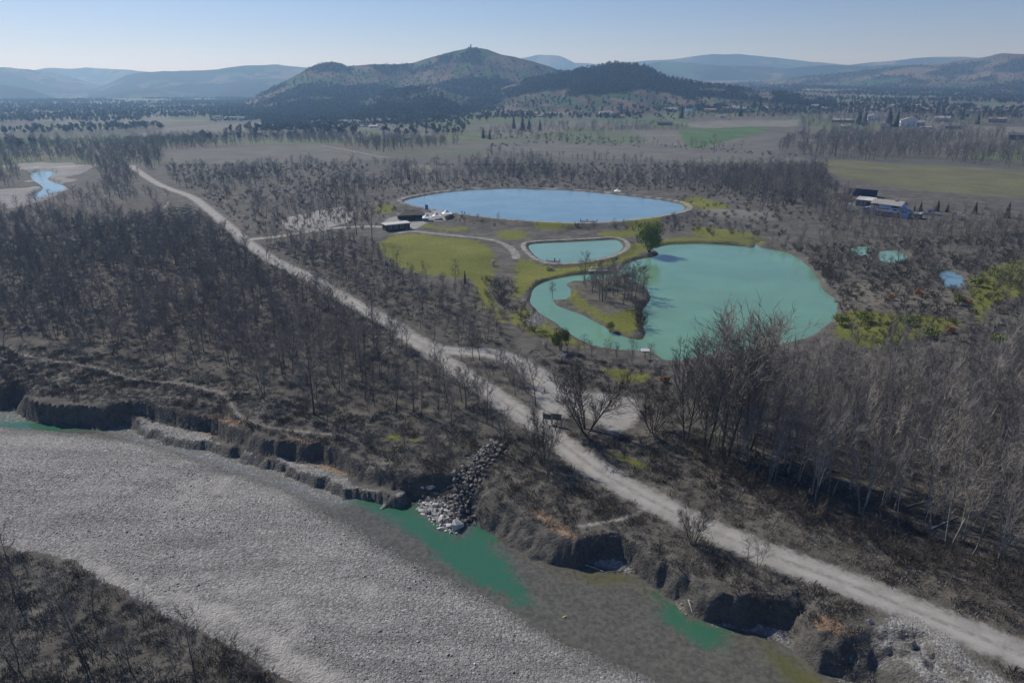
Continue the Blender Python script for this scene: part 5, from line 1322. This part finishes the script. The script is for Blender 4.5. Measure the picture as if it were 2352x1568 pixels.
def footbridge():
    x, y = G(1386, 627, ZL); e = empty('footbridge', (x, y, ZL), facing(x, y) + .22); tag(e, 'pale wooden footbridge crossing the narrow channel to the lake island', 'bridge')
    for sx in (-1, 1):
        m = MB(); m.tube([(-5.5, sx*.7, .55), (0, sx*.7, .85), (5.5, sx*.7, .5)], .14, 6); m.build('beam', M_DRIFT, e)
    for k in range(22):
        m = MB(); m.box(-5.3 + k*.48, -.85, .99, -5.3 + k*.48 + .42, .85, 1.05); m.build('plank', M_DRIFT, e)
    for sx in (-1, 1):
        m = MB(); m.box(-5.2, sx*.8 - .04, 1.95, 5.2, sx*.8 + .04, 2.03); r_ = m.build('rail', M_WHITE, e)
        for k in range(5):
            m = MB(); m.box(-5.1 + k*2.52, sx*.8 - .05, 1.055, -5.0 + k*2.52, sx*.8 + .05, 1.945); m.build('post', M_WHITE, r_)
footbridge()
def roofed_post():
    x, y = G(1481, 822); e = empty('roofed_post', (x, y, zt(x, y))); tag(e, 'small white-roofed shelter on a post at the near shore of the green lake', 'shelter')
    m = MB(); m.box(-.08, -.08, -.4, .08, .08, 1.75); m.build('post', M_WOOD, e)
    m = MB(); m.box(-.75, -.5, 1.76, .75, .5, 2.15); m.build('box', M_PANEL, e)
    m = MB(); m.add([(-1., -.75, 2.16), (1., -.75, 2.16), (1., .75, 2.16), (-1., .75, 2.16), (-1., 0, 2.62), (1., 0, 2.62)], [(3, 2, 1, 0), (0, 1, 5, 4), (2, 3, 4, 5), (1, 2, 5), (3, 0, 4)]); m.build('roof', M_WHITE, e)
roofed_post()
def chair(u, v, rz, lab):
    x, y = G(u, v, -.2); e = empty('garden_chair', (x, y, zt(x, y)), rz); tag(e, lab, 'chair', 'white garden chairs on the island')
    m = MB(); m.box(-.26, -.26, .42, .26, .26, .47); m.build('seat', M_WHITE, e)
    m = MB(); m.box(-.26, .265, .48, .26, .30, .98); m.build('backrest', M_WHITE, e)
    for sx in (-1, 1):
        for sy in (-1, 1):
            m = MB(); m.box(sx*.22 - .03, sy*.22 - .03, -.05, sx*.22 + .03, sy*.22 + .03, .415); m.build('leg', M_WHITE, e)
chair(1573, 783, .4, 'white garden chair at the back of the three on the island lawn')
chair(1577, 793, 1.4, 'white garden chair at the front of the three on the island lawn')
chair(1584, 782, -.8, 'white garden chair nearest the dark shrubs on the island lawn')
def brush_pile():
    x, y = G(1264, 620); e = empty('brush_pile', (x, y, zt(x, y))); tag(e, 'dark heap of cut branches on the grass below the small pond', 'brush pile'); r = random.Random(8)
    for k in range(26):
        a = r.uniform(0, 6.28); p = Vector((r.gauss(0, .8), r.gauss(0, .5), r.uniform(.1, .9))); d = Vector((math.cos(a), math.sin(a), r.uniform(-.15, .35))); L = r.uniform(.8, 2.2)
        m = MB(); m.tube([p - d*L*.5, p + d*L*.5], [.09, .04], 5); m.build('branch', M_DARKTWIG if k % 4 else M_DRIFT, e)
brush_pile()

def person_mesh():
    V = [(0, 0, .95), (0, 0, 1.2), (0, 0, 1.42), (0, -.01, 1.52), (0, -.02, 1.66), (.11, 0, .88), (.12, -.03, .48), (.12, .02, .06), (.13, -.14, .03), (-.11, 0, .88), (-.12, .04, .48), (-.13, .08, .06), (-.14, -.08, .03),
         (.2, 0, 1.4), (.26, -.02, 1.12), (.24, -.18, .92), (-.2, 0, 1.4), (-.27, .02, 1.12), (-.25, -.10, .9)]
    E = [(0, 1), (1, 2), (2, 3), (3, 4), (0, 5), (5, 6), (6, 7), (7, 8), (0, 9), (9, 10), (10, 11), (11, 12), (2, 13), (13, 14), (14, 15), (2, 16), (16, 17), (17, 18)]
    rad = [.15, .15, .14, .055, .10, .10, .065, .05, .04, .10, .065, .05, .04, .075, .055, .04, .075, .055, .04]
    me = bpy.data.meshes.new('person'); me.from_pydata(V, E, [])
    o = bpy.data.objects.new('person_body', me); sk_ = o.modifiers.new('skin', 'SKIN')
    me.skin_vertices.new() if not me.skin_vertices else None
    for i, r_ in enumerate(rad): me.skin_vertices[0].data[i].radius = (r_, r_*.8)
    me.skin_vertices[0].data[0].use_root = True
    su = o.modifiers.new('sub', 'SUBSURF'); su.levels = 1; su.render_levels = 1
    col.objects.link(o); dg = bpy.context.evaluated_depsgraph_get(); m2 = bpy.data.meshes.new_from_object(o.evaluated_get(dg)); bpy.data.objects.remove(o); return m2
def people():
    base = person_mesh()
    cl = {'dark': simple('dark_clothes', (.03, .03, .035), .2, 4.), 'white': simple('white_clothes', (.7, .7, .7), .1, 4.)}
    for u, v, z, c, lab in ((1061, 489, ZB + .8, 'dark', 'person in dark clothes on the reservoir rim, nearer the marquees of the pair'), (1067, 489.5, ZB + .8, 'dark', 'person in dark clothes on the reservoir rim, farther from the marquees of the pair'),
       (1348, 510, ZB + .52, 'dark', 'person in dark clothes on the reservoir jetty'), (1460, 582, 0, 'white', 'person in white top on the grass beside the round willow'),
       (1407, 549, ZP + .75, 'white', 'person in white on the rim at the far corner of the small pond'), (1274, 602.5, ZP + .52, 'dark', 'person in dark clothes standing on the small pond jetty'), (1479, 452, ZB + .8, 'dark', 'person in dark clothes on the far rim of the reservoir')):
        x, y = G(u, v, z); me = base.copy(); me.materials.clear(); me.materials.append(cl[c]); me.polygons.foreach_set('material_index', np.zeros(len(me.polygons), np.int32))
        zz = max(zt(x, y), z) if z in (ZB + .52, ZP + .52) else zt(x, y)
        e = link('person', me, None, (x, y, zz)); e.rotation_euler = (0, 0, rnd.uniform(0, 6.28)); tag(e, lab, 'person')
people()

# ------------------------------------------------------------------ the blue house, its shed and the barn
M_BLUE = simple('blue_render', (.30, .44, .62), .1, .8)
M_LILAC = simple('lilac_render', (.38, .35, .50), .1, .8)
M_GREYR = simple('grey_render', (.22, .22, .215), .15, .8)
M_TILE = simple('grey_tile', (.26, .25, .24), .2, 2.)
M_SLATE = simple('dark_tile', (.09, .085, .10), .2, 2.)
M_REDT = simple('brown_tile', (.20, .145, .115), .2, 2.)
def gable(m, x0, x1, y0, y1, z0, z1, ov=.4, th=.18, along='x'):
    if along == 'x':
        yc = (y0 + y1)/2; s = (z1 - z0)/(yc - y0)
        a = [(x0 - ov, y0 - ov, z0 - ov*s), (x1 + ov, y0 - ov, z0 - ov*s), (x1 + ov, yc, z1), (x0 - ov, yc, z1), (x0 - ov, y1 + ov, z0 - ov*s), (x1 + ov, y1 + ov, z0 - ov*s)]
    else:
        xc = (x0 + x1)/2; s = (z1 - z0)/(xc - x0)
        a = [(x0 - ov, y1 + ov, z0 - ov*s), (x0 - ov, y0 - ov, z0 - ov*s), (xc, y0 - ov, z1), (xc, y1 + ov, z1), (x1 + ov, y1 + ov, z0 - ov*s), (x1 + ov, y0 - ov, z0 - ov*s)]
    b = [(p[0], p[1], p[2] + th) for p in a]
    m.add(a + b, [(3, 2, 1, 0), (2, 3, 4, 5), (6, 7, 8, 9), (9, 8, 11, 10), (0, 1, 7, 6), (5, 4, 10, 11), (1, 2, 8, 7), (2, 5, 11, 8), (3, 0, 6, 9), (4, 3, 9, 10)])
def body(m, x0, x1, y0, y1, z0, z1, zr, along='x'):
    m.box(x0, y0, z0, x1, y1, z1)
    if along == 'x':
        yc = (y0 + y1)/2
        m.add([(x0, y0, z1), (x0, y1, z1), (x0, yc, zr), (x1, y0, z1), (x1, y1, z1), (x1, yc, zr)], [(0, 2, 1), (3, 4, 5), (0, 3, 5, 2), (1, 2, 5, 4)])
    else:
        xc = (x0 + x1)/2
        m.add([(x0, y0, z1), (x1, y0, z1), (xc, y0, zr), (x0, y1, z1), (x1, y1, z1), (xc, y1, zr)], [(0, 1, 2), (4, 3, 5), (0, 2, 5, 3), (1, 4, 5, 2)])
def window(e, x0, x1, z0, z1, y, frame=M_WHITE, side=None):
    m = MB()
    if side is None: m.box(x0, y - .06, z0, x1, y + .05, z1); f = m.build('window', frame, e); m = MB(); m.box(x0 + .12, y - .085, z0 + .12, x1 - .12, y - .062, z1 - .12); m.build('pane', M_GLASS, f)
    else: m.box(side - .05, x0, z0, side + .06, x1, z1); f = m.build('window', frame, e); m = MB(); m.box(side + .062, x0 + .12, z0 + .12, side + .085, x1 - .12, z1 - .12); m.build('pane', M_GLASS, f)
def blue_house():
    x, y = G(2030, 497); e = empty('blue_house', (x, y, zt(x, y)), R(-50)); e.scale = (.86, .86, .86); tag(e, 'two-storey blue and lilac house with grey tiled roof and a glazed gallery', 'house')
    m = MB(); m.box(-8, 0, -.5, 8, 8.4, 3.2); m.build('ground_floor', M_GREYR, e)
    m = MB(); body(m, -8.02, 8.02, -.02, 8.42, 3.21, 7.0, 8.9); m.build('upper_floor', M_BLUE, e)
    m = MB(); gable(m, -8.02, 8.02, -.02, 8.42, 7.02, 8.95, .6); r_ = m.build('roof', M_TILE, e)
    m = MB(); m.box(3.2, 3.2, 8.2, 4., 4., 10.2); m.build('chimney', M_CONC, r_)
    m = MB(); m.box(-8.3, -1.3, 3.0, 8.3, -.03, 3.2); b_ = m.build('balcony', M_LILAC, e)
    m = MB(); m.box(-8.3, -1.32, 3.21, 8.3, -1.2, 4.15); m.build('parapet', M_LILAC, b_)
    for k in range(7): window(e, -6.6 + k*1.25, -5.5 + k*1.25, 3.9, 5.0, -.02)
    window(e, -7.4, -3.6, 5.6, 6.6, -.02, M_DARKWALL); window(e, 3.2, 7.2, 5.5, 6.5, -.02, M_DARKWALL); window(e, 4.0, 6.6, 3.9, 5.0, -.02)
    for k in range(5): window(e, -6.8 + k*2.9, -5.4 + k*2.9, 1.0, 2.3, 0.)
    for a in (1.4, 5.4): window(e, a, a + 1.4, 4.6, 5.9, 0, M_WHITE, 8.02)
    m = MB(); m.box(8.03, .5, -.5, 12.2, 7.9, 3.5); m.build('side_wing', M_BLUE, e)
    m = MB(); m.add([(8.04, .1, 4.9), (12.6, .1, 3.55), (12.6, 8.3, 3.55), (8.04, 8.3, 4.9), (8.04, .1, 5.05), (12.6, .1, 3.7), (12.6, 8.3, 3.7), (8.04, 8.3, 5.05)], [(3, 2, 1, 0), (4, 5, 6, 7), (0, 1, 5, 4), (1, 2, 6, 5), (2, 3, 7, 6), (3, 0, 4, 7)]); m.build('wing_roof', M_BLUE, e)
    m = MB(); m.box(-12.6, .6, -.5, -8.03, 6.5, 3.3); m.build('annex', M_GREYR, e)
    m = MB(); m.add([(-13, .2, 3.32), (-8.04, .2, 4.5), (-8.04, 6.9, 4.5), (-13, 6.9, 3.32), (-13, .2, 3.45), (-8.04, .2, 4.65), (-8.04, 6.9, 4.65), (-13, 6.9, 3.45)], [(3, 2, 1, 0), (4, 5, 6, 7), (0, 1, 5, 4), (1, 2, 6, 5), (2, 3, 7, 6), (3, 0, 4, 7)]); m.build('annex_roof', M_LILAC, e)
    m = MB(); m.box(-1.2, -.05, -.1, -.1, .02, 2.2); m.build('door', M_DARKWALL, e)
blue_house()
def shed():
    x, y = G(1983, 474); e = empty('shed', (x, y, zt(x, y)), R(-42)); tag(e, 'small shed with a pale sloping roof left of the blue house', 'shed')
    m = MB(); m.box(-4, 0, -.4, 4, 5, 3.3); m.build('wall', M_GREYR, e)
    m = MB(); m.add([(-4.5, -.6, 3.31), (4.5, -.6, 3.31), (4.5, 5.6, 4.3), (-4.5, 5.6, 4.3), (-4.5, -.6, 3.5), (4.5, -.6, 3.5), (4.5, 5.6, 4.5), (-4.5, 5.6, 4.5)], [(3, 2, 1, 0), (4, 5, 6, 7), (0, 1, 5, 4), (1, 2, 6, 5), (2, 3, 7, 6), (3, 0, 4, 7)]); m.build('roof', M_CONC, e)
    window(e, -3., -1.6, 1.2, 2.5, 0.); window(e, -1., .2, 1.2, 2.5, 0.)
    m = MB(); m.box(1.4, -.05, -.1, 3.2, .02, 2.5); m.build('door', M_DARKWALL, e)
    x, y = G(1972, 452); e = empty('barn', (x, y, zt(x, y)), R(-42)); tag(e, 'long open barn with a thin dark roof and blue back wall behind the shed', 'barn')
    m = MB(); m.box(-8, 6.5, -.3, 8, 6.7, 3.6); m.build('back_wall', simple('blue_sheet', (.075, .075, .24), .15, 1.), e)
    m = MB(); m.add([(-8.6, -.6, 4.4), (8.6, -.6, 4.4), (8.6, 7.2, 3.65), (-8.6, 7.2, 3.65), (-8.6, -.6, 4.55), (8.6, -.6, 4.55), (8.6, 7.2, 3.8), (-8.6, 7.2, 3.8)], [(3, 2, 1, 0), (4, 5, 6, 7), (0, 1, 5, 4), (1, 2, 6, 5), (2, 3, 7, 6), (3, 0, 4, 7)]); m.build('roof', M_SLATE, e)
    for px in (-8, -4, 0, 4, 8):
        m = MB(); m.box(px - .12, -.1, -.3, px + .12, .14, 4.38); m.build('post', M_DARKWALL, e)
    x, y = G(2095, 503); e = empty('garage', (x, y, zt(x, y)), facing(x, y) - .3); tag(e, 'low dark garage with a white flat roof right of the blue house', 'garage')
    m = MB(); m.box(-2.7, 0, -.4, 2.7, 5, 2.5); m.build('wall', M_DARKWALL, e)
    m = MB(); m.box(-3., -.3, 2.505, 3., 5.3, 2.7); m.build('roof', M_CONC, e)
    m = MB(); m.box(-2.2, -.04, -.05, 2.2, .02, 2.2); m.build('door', M_PANEL, e)
    # the yard wall behind it
    x, y = G(2135, 495); e = empty('yard_wall', (x, y, zt(x, y)), facing(x, y) - .05); tag(e, 'low pale yard wall running on from the dark garage', 'wall')
    m = MB(); m.box(-6, 0, -.4, 6, .3, 1.2); m.build('wall', M_CONC, e); m = MB(); m.box(-6.05, -.05, 1.205, 6.05, .35, 1.3); m.build('coping', M_CONC, e)
shed()
def car(u, v, rz, m_, lab):
    x, y = G(u, v); e = empty('parked_car', (x, y, zt(x, y)), rz); tag(e, lab, 'car')
    pr = [(-2.1, .35), (-2.1, .75), (-1.95, .95), (-1.3, 1.0), (-.75, 1.42), (.7, 1.45), (1.45, 1.02), (2.05, .92), (2.15, .6), (2.12, .35)]
    m = MB(); n = len(pr); m.add([(a, -.82 if b < 1.1 else -.66, b) for a, b in pr] + [(a, .82 if b < 1.1 else .66, b) for a, b in pr], [tuple(range(n))[::-1], tuple(range(n, 2*n))] + [(k, (k+1) % n, n + (k+1) % n, n + k) for k in range(n)]); m.build('body', m_, e)
    for s in (-1, 1):
        m = MB(); m.add([(-.65, s*.80, 1.02), (1.25, s*.80, 1.02), (.68, s*.69, 1.38), (-.62, s*.69, 1.36)], [(0, 1, 2, 3)] if s < 0 else [(3, 2, 1, 0)]); m.build('side_window', M_GLASS, e)
        for a in (-1.3, 1.35):
            m = MB(); m.tube([(a, s*.62, .32), (a, s*.86, .32)], .32, 12); w = m.build('wheel', M_DARKROOF, e)
            m = MB(); m.tube([(a, s*.865, .32), (a, s*.88, .32)], .19, 8); m.build('rim', M_STEEL, w)
car(2135, 489, 1.0, simple('blue_paint', (.03, .03, .16), .05, 1., .35), 'dark blue car parked behind the yard wall past the blue house')

# ------------------------------------------------------------------ far houses
def far_house(u, vb, wpx, hpx, wall, roof, along, lab, rz=0., nm='house', flat=False, wins=0):
    x, y = G(u, vb); t = ray_t(vb); 
    d = y*CP - (zt(x, y) - H)*SP; w = wpx/F*d; h = max(hpx/F*d, 2.6); dp = min(max(w*.6, 6), 11)
    e = empty(nm, (x, y, zt(x, y)), facing(x, y) + rz); tag(e, lab, 'house' if nm != 'farm_building' else 'farm building')
    he = h*.68; m = MB()
    if flat:
        m.box(-w/2, 0, -1, w/2, dp, h - .3); m.build('wall', wall, e); m = MB(); m.box(-w/2 - .4, -.4, h - .295, w/2 + .4, dp + .4, h); r_ = m.build('roof', roof, e)
    else:
        body(m, -w/2, w/2, 0, dp, -1, he, h - .2, along); m.build('wall', wall, e); m = MB(); gable(m, -w/2, w/2, 0, dp, he + .02, h, .5, .2, along); r_ = m.build('roof', roof, e)
        m = MB(); m.box(w*.2, dp*.6, he, w*.2 + .8, dp*.6 + .8, h + .7); m.build('chimney', wall, r_)
    n = wins or max(1, int(w/4)); fl = 2 if he > 5 else 1
    for f in range(fl):
        for k in range(n):
            a = -w/2 + (k + .5)*w/n; z0 = 1. + f*2.9; window(e, a - .6, a + .6, z0, z0 + 1.4, 0., M_DARKWALL)
    m = MB(); m.box(-w*.08 - .55, -.04, -.1, -w*.08 + .55, .02, .95 if n == 1 else 2.1); m.build('door', M_DARKWALL, e)
W, C_ = M_WHITE, M_CONC
for a in (
 (1581, 265, 15, 14, W, C_, 'x', 'white cube house with one large dark window above the green field', .05, 'house', True, 1),
 (1541, 258, 26, 10, C_, M_TILE, 'x', 'pale house just left of the white cube house', .1),
 (1680, 256, 64, 9, C_, M_TILE, 'x', 'very long pale roofed farm range in the middle of the village', .05, 'farm_building'),
 (1630, 259, 26, 9, M_GREYR, M_REDT, 'x', 'brown roofed house between the white cube and the long range', -.2),
 (1527, 288, 34, 9, M_GREYR, M_SLATE, 'x', 'long dark blue roofed barn at the corner of the green field', .1, 'farm_building'),
 (1659, 271, 14, 6, W, M_TILE, 'x', 'tiny white house standing alone at the back of the pale field', .0),
 (1392, 268, 30, 12, W, M_TILE, 'x', 'white farmhouse with pale roof near the foot of the wooded hill', .15),
 (1422, 272, 24, 8, C_, M_REDT, 'x', 'low brown roofed outbuilding right of the white farmhouse', -.1, 'farm_building'),
 (1936, 282, 48, 9, M_GREYR, M_TILE, 'x', 'long grey roofed house behind the hedgerow, left of the white villas', .1),
 (1940, 296, 22, 8, C_, M_TILE, 'x', 'small pale house below the long grey roofed house', -.3),
 (2007, 277, 26, 14, W, M_TILE, 'y', 'white gabled house between two dark evergreens behind the hedgerow', .25),
 (2031, 296, 18, 12, C_, M_REDT, 'y', 'pale gabled house half hidden behind the hedgerow trees', -.15),
 (2086, 291, 34, 19, W, M_TILE, 'y', 'tall white villa, the brightest house above the hedgerow', .2, 'house', False, 3),
 (2110, 290, 22, 12, M_LILAC, M_TILE, 'x', 'lilac grey wing house right against the tall white villa', .2),
 (2126, 296, 24, 5, W, W, 'x', 'low white flat roofed building under the villas', .0, 'farm_building', True),
 (2163, 280, 30, 12, C_, M_TILE, 'x', 'pale house with a broad hipped look and three windows right of the villa', -.1, 'house', False, 3),
 (2188, 296, 32, 8, M_GREYR, M_SLATE, 'x', 'dark blue roofed long barn below the pale house', .12, 'farm_building'),
 (2340, 322, 40, 16, M_DARKWALL, M_SLATE, 'x', 'dark roofed house at the far end of the hedgerow', .1),
 (2290, 282, 34, 12, M_GREYR, M_REDT, 'x', 'brown roofed house among the dark trees right of the village', -.1),
 (2240, 262, 26, 9, M_GREYR, M_TILE, 'x', 'grey house back among the trees above the brown roofed house', .1),
 (1795, 240, 14, 6, W, M_TILE, 'x', 'tiny white house far back over the village wood', .1),
 (1856, 238, 12, 6, W, M_REDT, 'x', 'tiny white house with brown roof far back over the village wood', -.1),
 (1752, 252, 22, 8, C_, M_REDT, 'x', 'brown roofed house right of the long farm range', .2),
 (2110, 246, 16, 6, W, M_TILE, 'x', 'tiny white house at the foot of the far right slope', .0),
 (1465, 250, 16, 7, W, M_REDT, 'x', 'small white house with brown roof under the conifer hill', .1),
 (936, 322, 20, 7, W, M_TILE, 'x', 'small white house at the edge of the valley wood by the grey field', .1),
 (858, 294, 18, 6, W, C_, 'x', 'low white building at the foot of the wooded spur', .0),
 (545, 273, 34, 4, W, C_, 'x', 'long white shed far down the valley, right of its twin', .0, 'farm_building', True),
 (500, 271, 22, 4, W, C_, 'x', 'long white shed far down the valley, left of its twin', .0, 'farm_building', True)):
    far_house(*a)
hr = random.Random(21)
for k in range(18):
    far_house(1440 + k*52 + hr.uniform(-18, 18), hr.uniform(238, 258), hr.uniform(12, 20), hr.uniform(6, 9), hr.choice((W, C_, W)), hr.choice((M_TILE, M_REDT)), 'x', 'tiny pale house scattered among the trees far behind the village, under the slopes', hr.uniform(-.3, .3))
for o in scene.objects:
    if str(o.get('label', '')).startswith('tiny pale house scattered'): o['group'] = 'scattered houses far behind the village'
# the little tower on the hill top
def tower():
    d = 2350*1.03; X, Y = (1080 - 1176)/F, (108 - 784)/F; dy = CP - Y*SP; hor = math.hypot(X, dy); k = 2330/hor
    best = None
    for o in scene.objects:
        if o.name.startswith('hill') and o.get('kind') == 'structure':
            v = np.empty(len(o.data.vertices)*3, np.float32); o.data.vertices.foreach_get('co', v); v = v.reshape(-1, 3)
            dd = v[:, 1]*CP - (v[:, 2] - H)*SP; uu = 1176 + F*v[:, 0]/dd; m = np.abs(uu - 1080) < 8
            if m.any():
                i = np.nonzero(m)[0][np.argmax(v[m, 2])]
                if best is None or v[i, 2] > best[2]: best = v[i]
    e = empty('hilltop_tower', (float(best[0]), float(best[1]), float(best[2]))); tag(e, 'small square tower on the summit of the central hill', 'tower')
    m = MB(); m.box(-2, -2, -3, 2, 2, 8); m.build('shaft', M_GREYR, e); m = MB(); m.add([(-2.3, -2.3, 8.01), (2.3, -2.3, 8.01), (2.3, 2.3, 8.01), (-2.3, 2.3, 8.01), (0, 0, 10)], [(3, 2, 1, 0), (0, 1, 4), (1, 2, 4), (2, 3, 4), (3, 0, 4)]); m.build('roof', M_SLATE, e)
tower()

# ------------------------------------------------------------------ haze
def haze():
    top = max(max(v.co.z for v in o.data.vertices) for o in scene.objects if o.name.startswith(('hill', 'far_hill')) and o.get('kind') == 'structure') + 25
    print('haze top', top)
    mb = MB(); mb.box(-8300, -8300, -22, 8300, 8300, top)
    m = bpy.data.materials.new('haze'); m.use_nodes = True; nt = m.node_tree; nt.nodes.clear()
    o = nt.nodes.new('ShaderNodeOutputMaterial'); v = nt.nodes.new('ShaderNodeVolumePrincipled')
    v.inputs['Color'].default_value = (.36, .64, 1., 1); v.inputs['Density'].default_value = .00016; v.inputs['Absorption Color'].default_value = (1, 1, 1, 1); v.inputs['Anisotropy'].default_value = .35
    nt.links.new(v.outputs[0], o.inputs['Volume'])
    tag(mb.build('haze', m), kind='stuff')
haze()
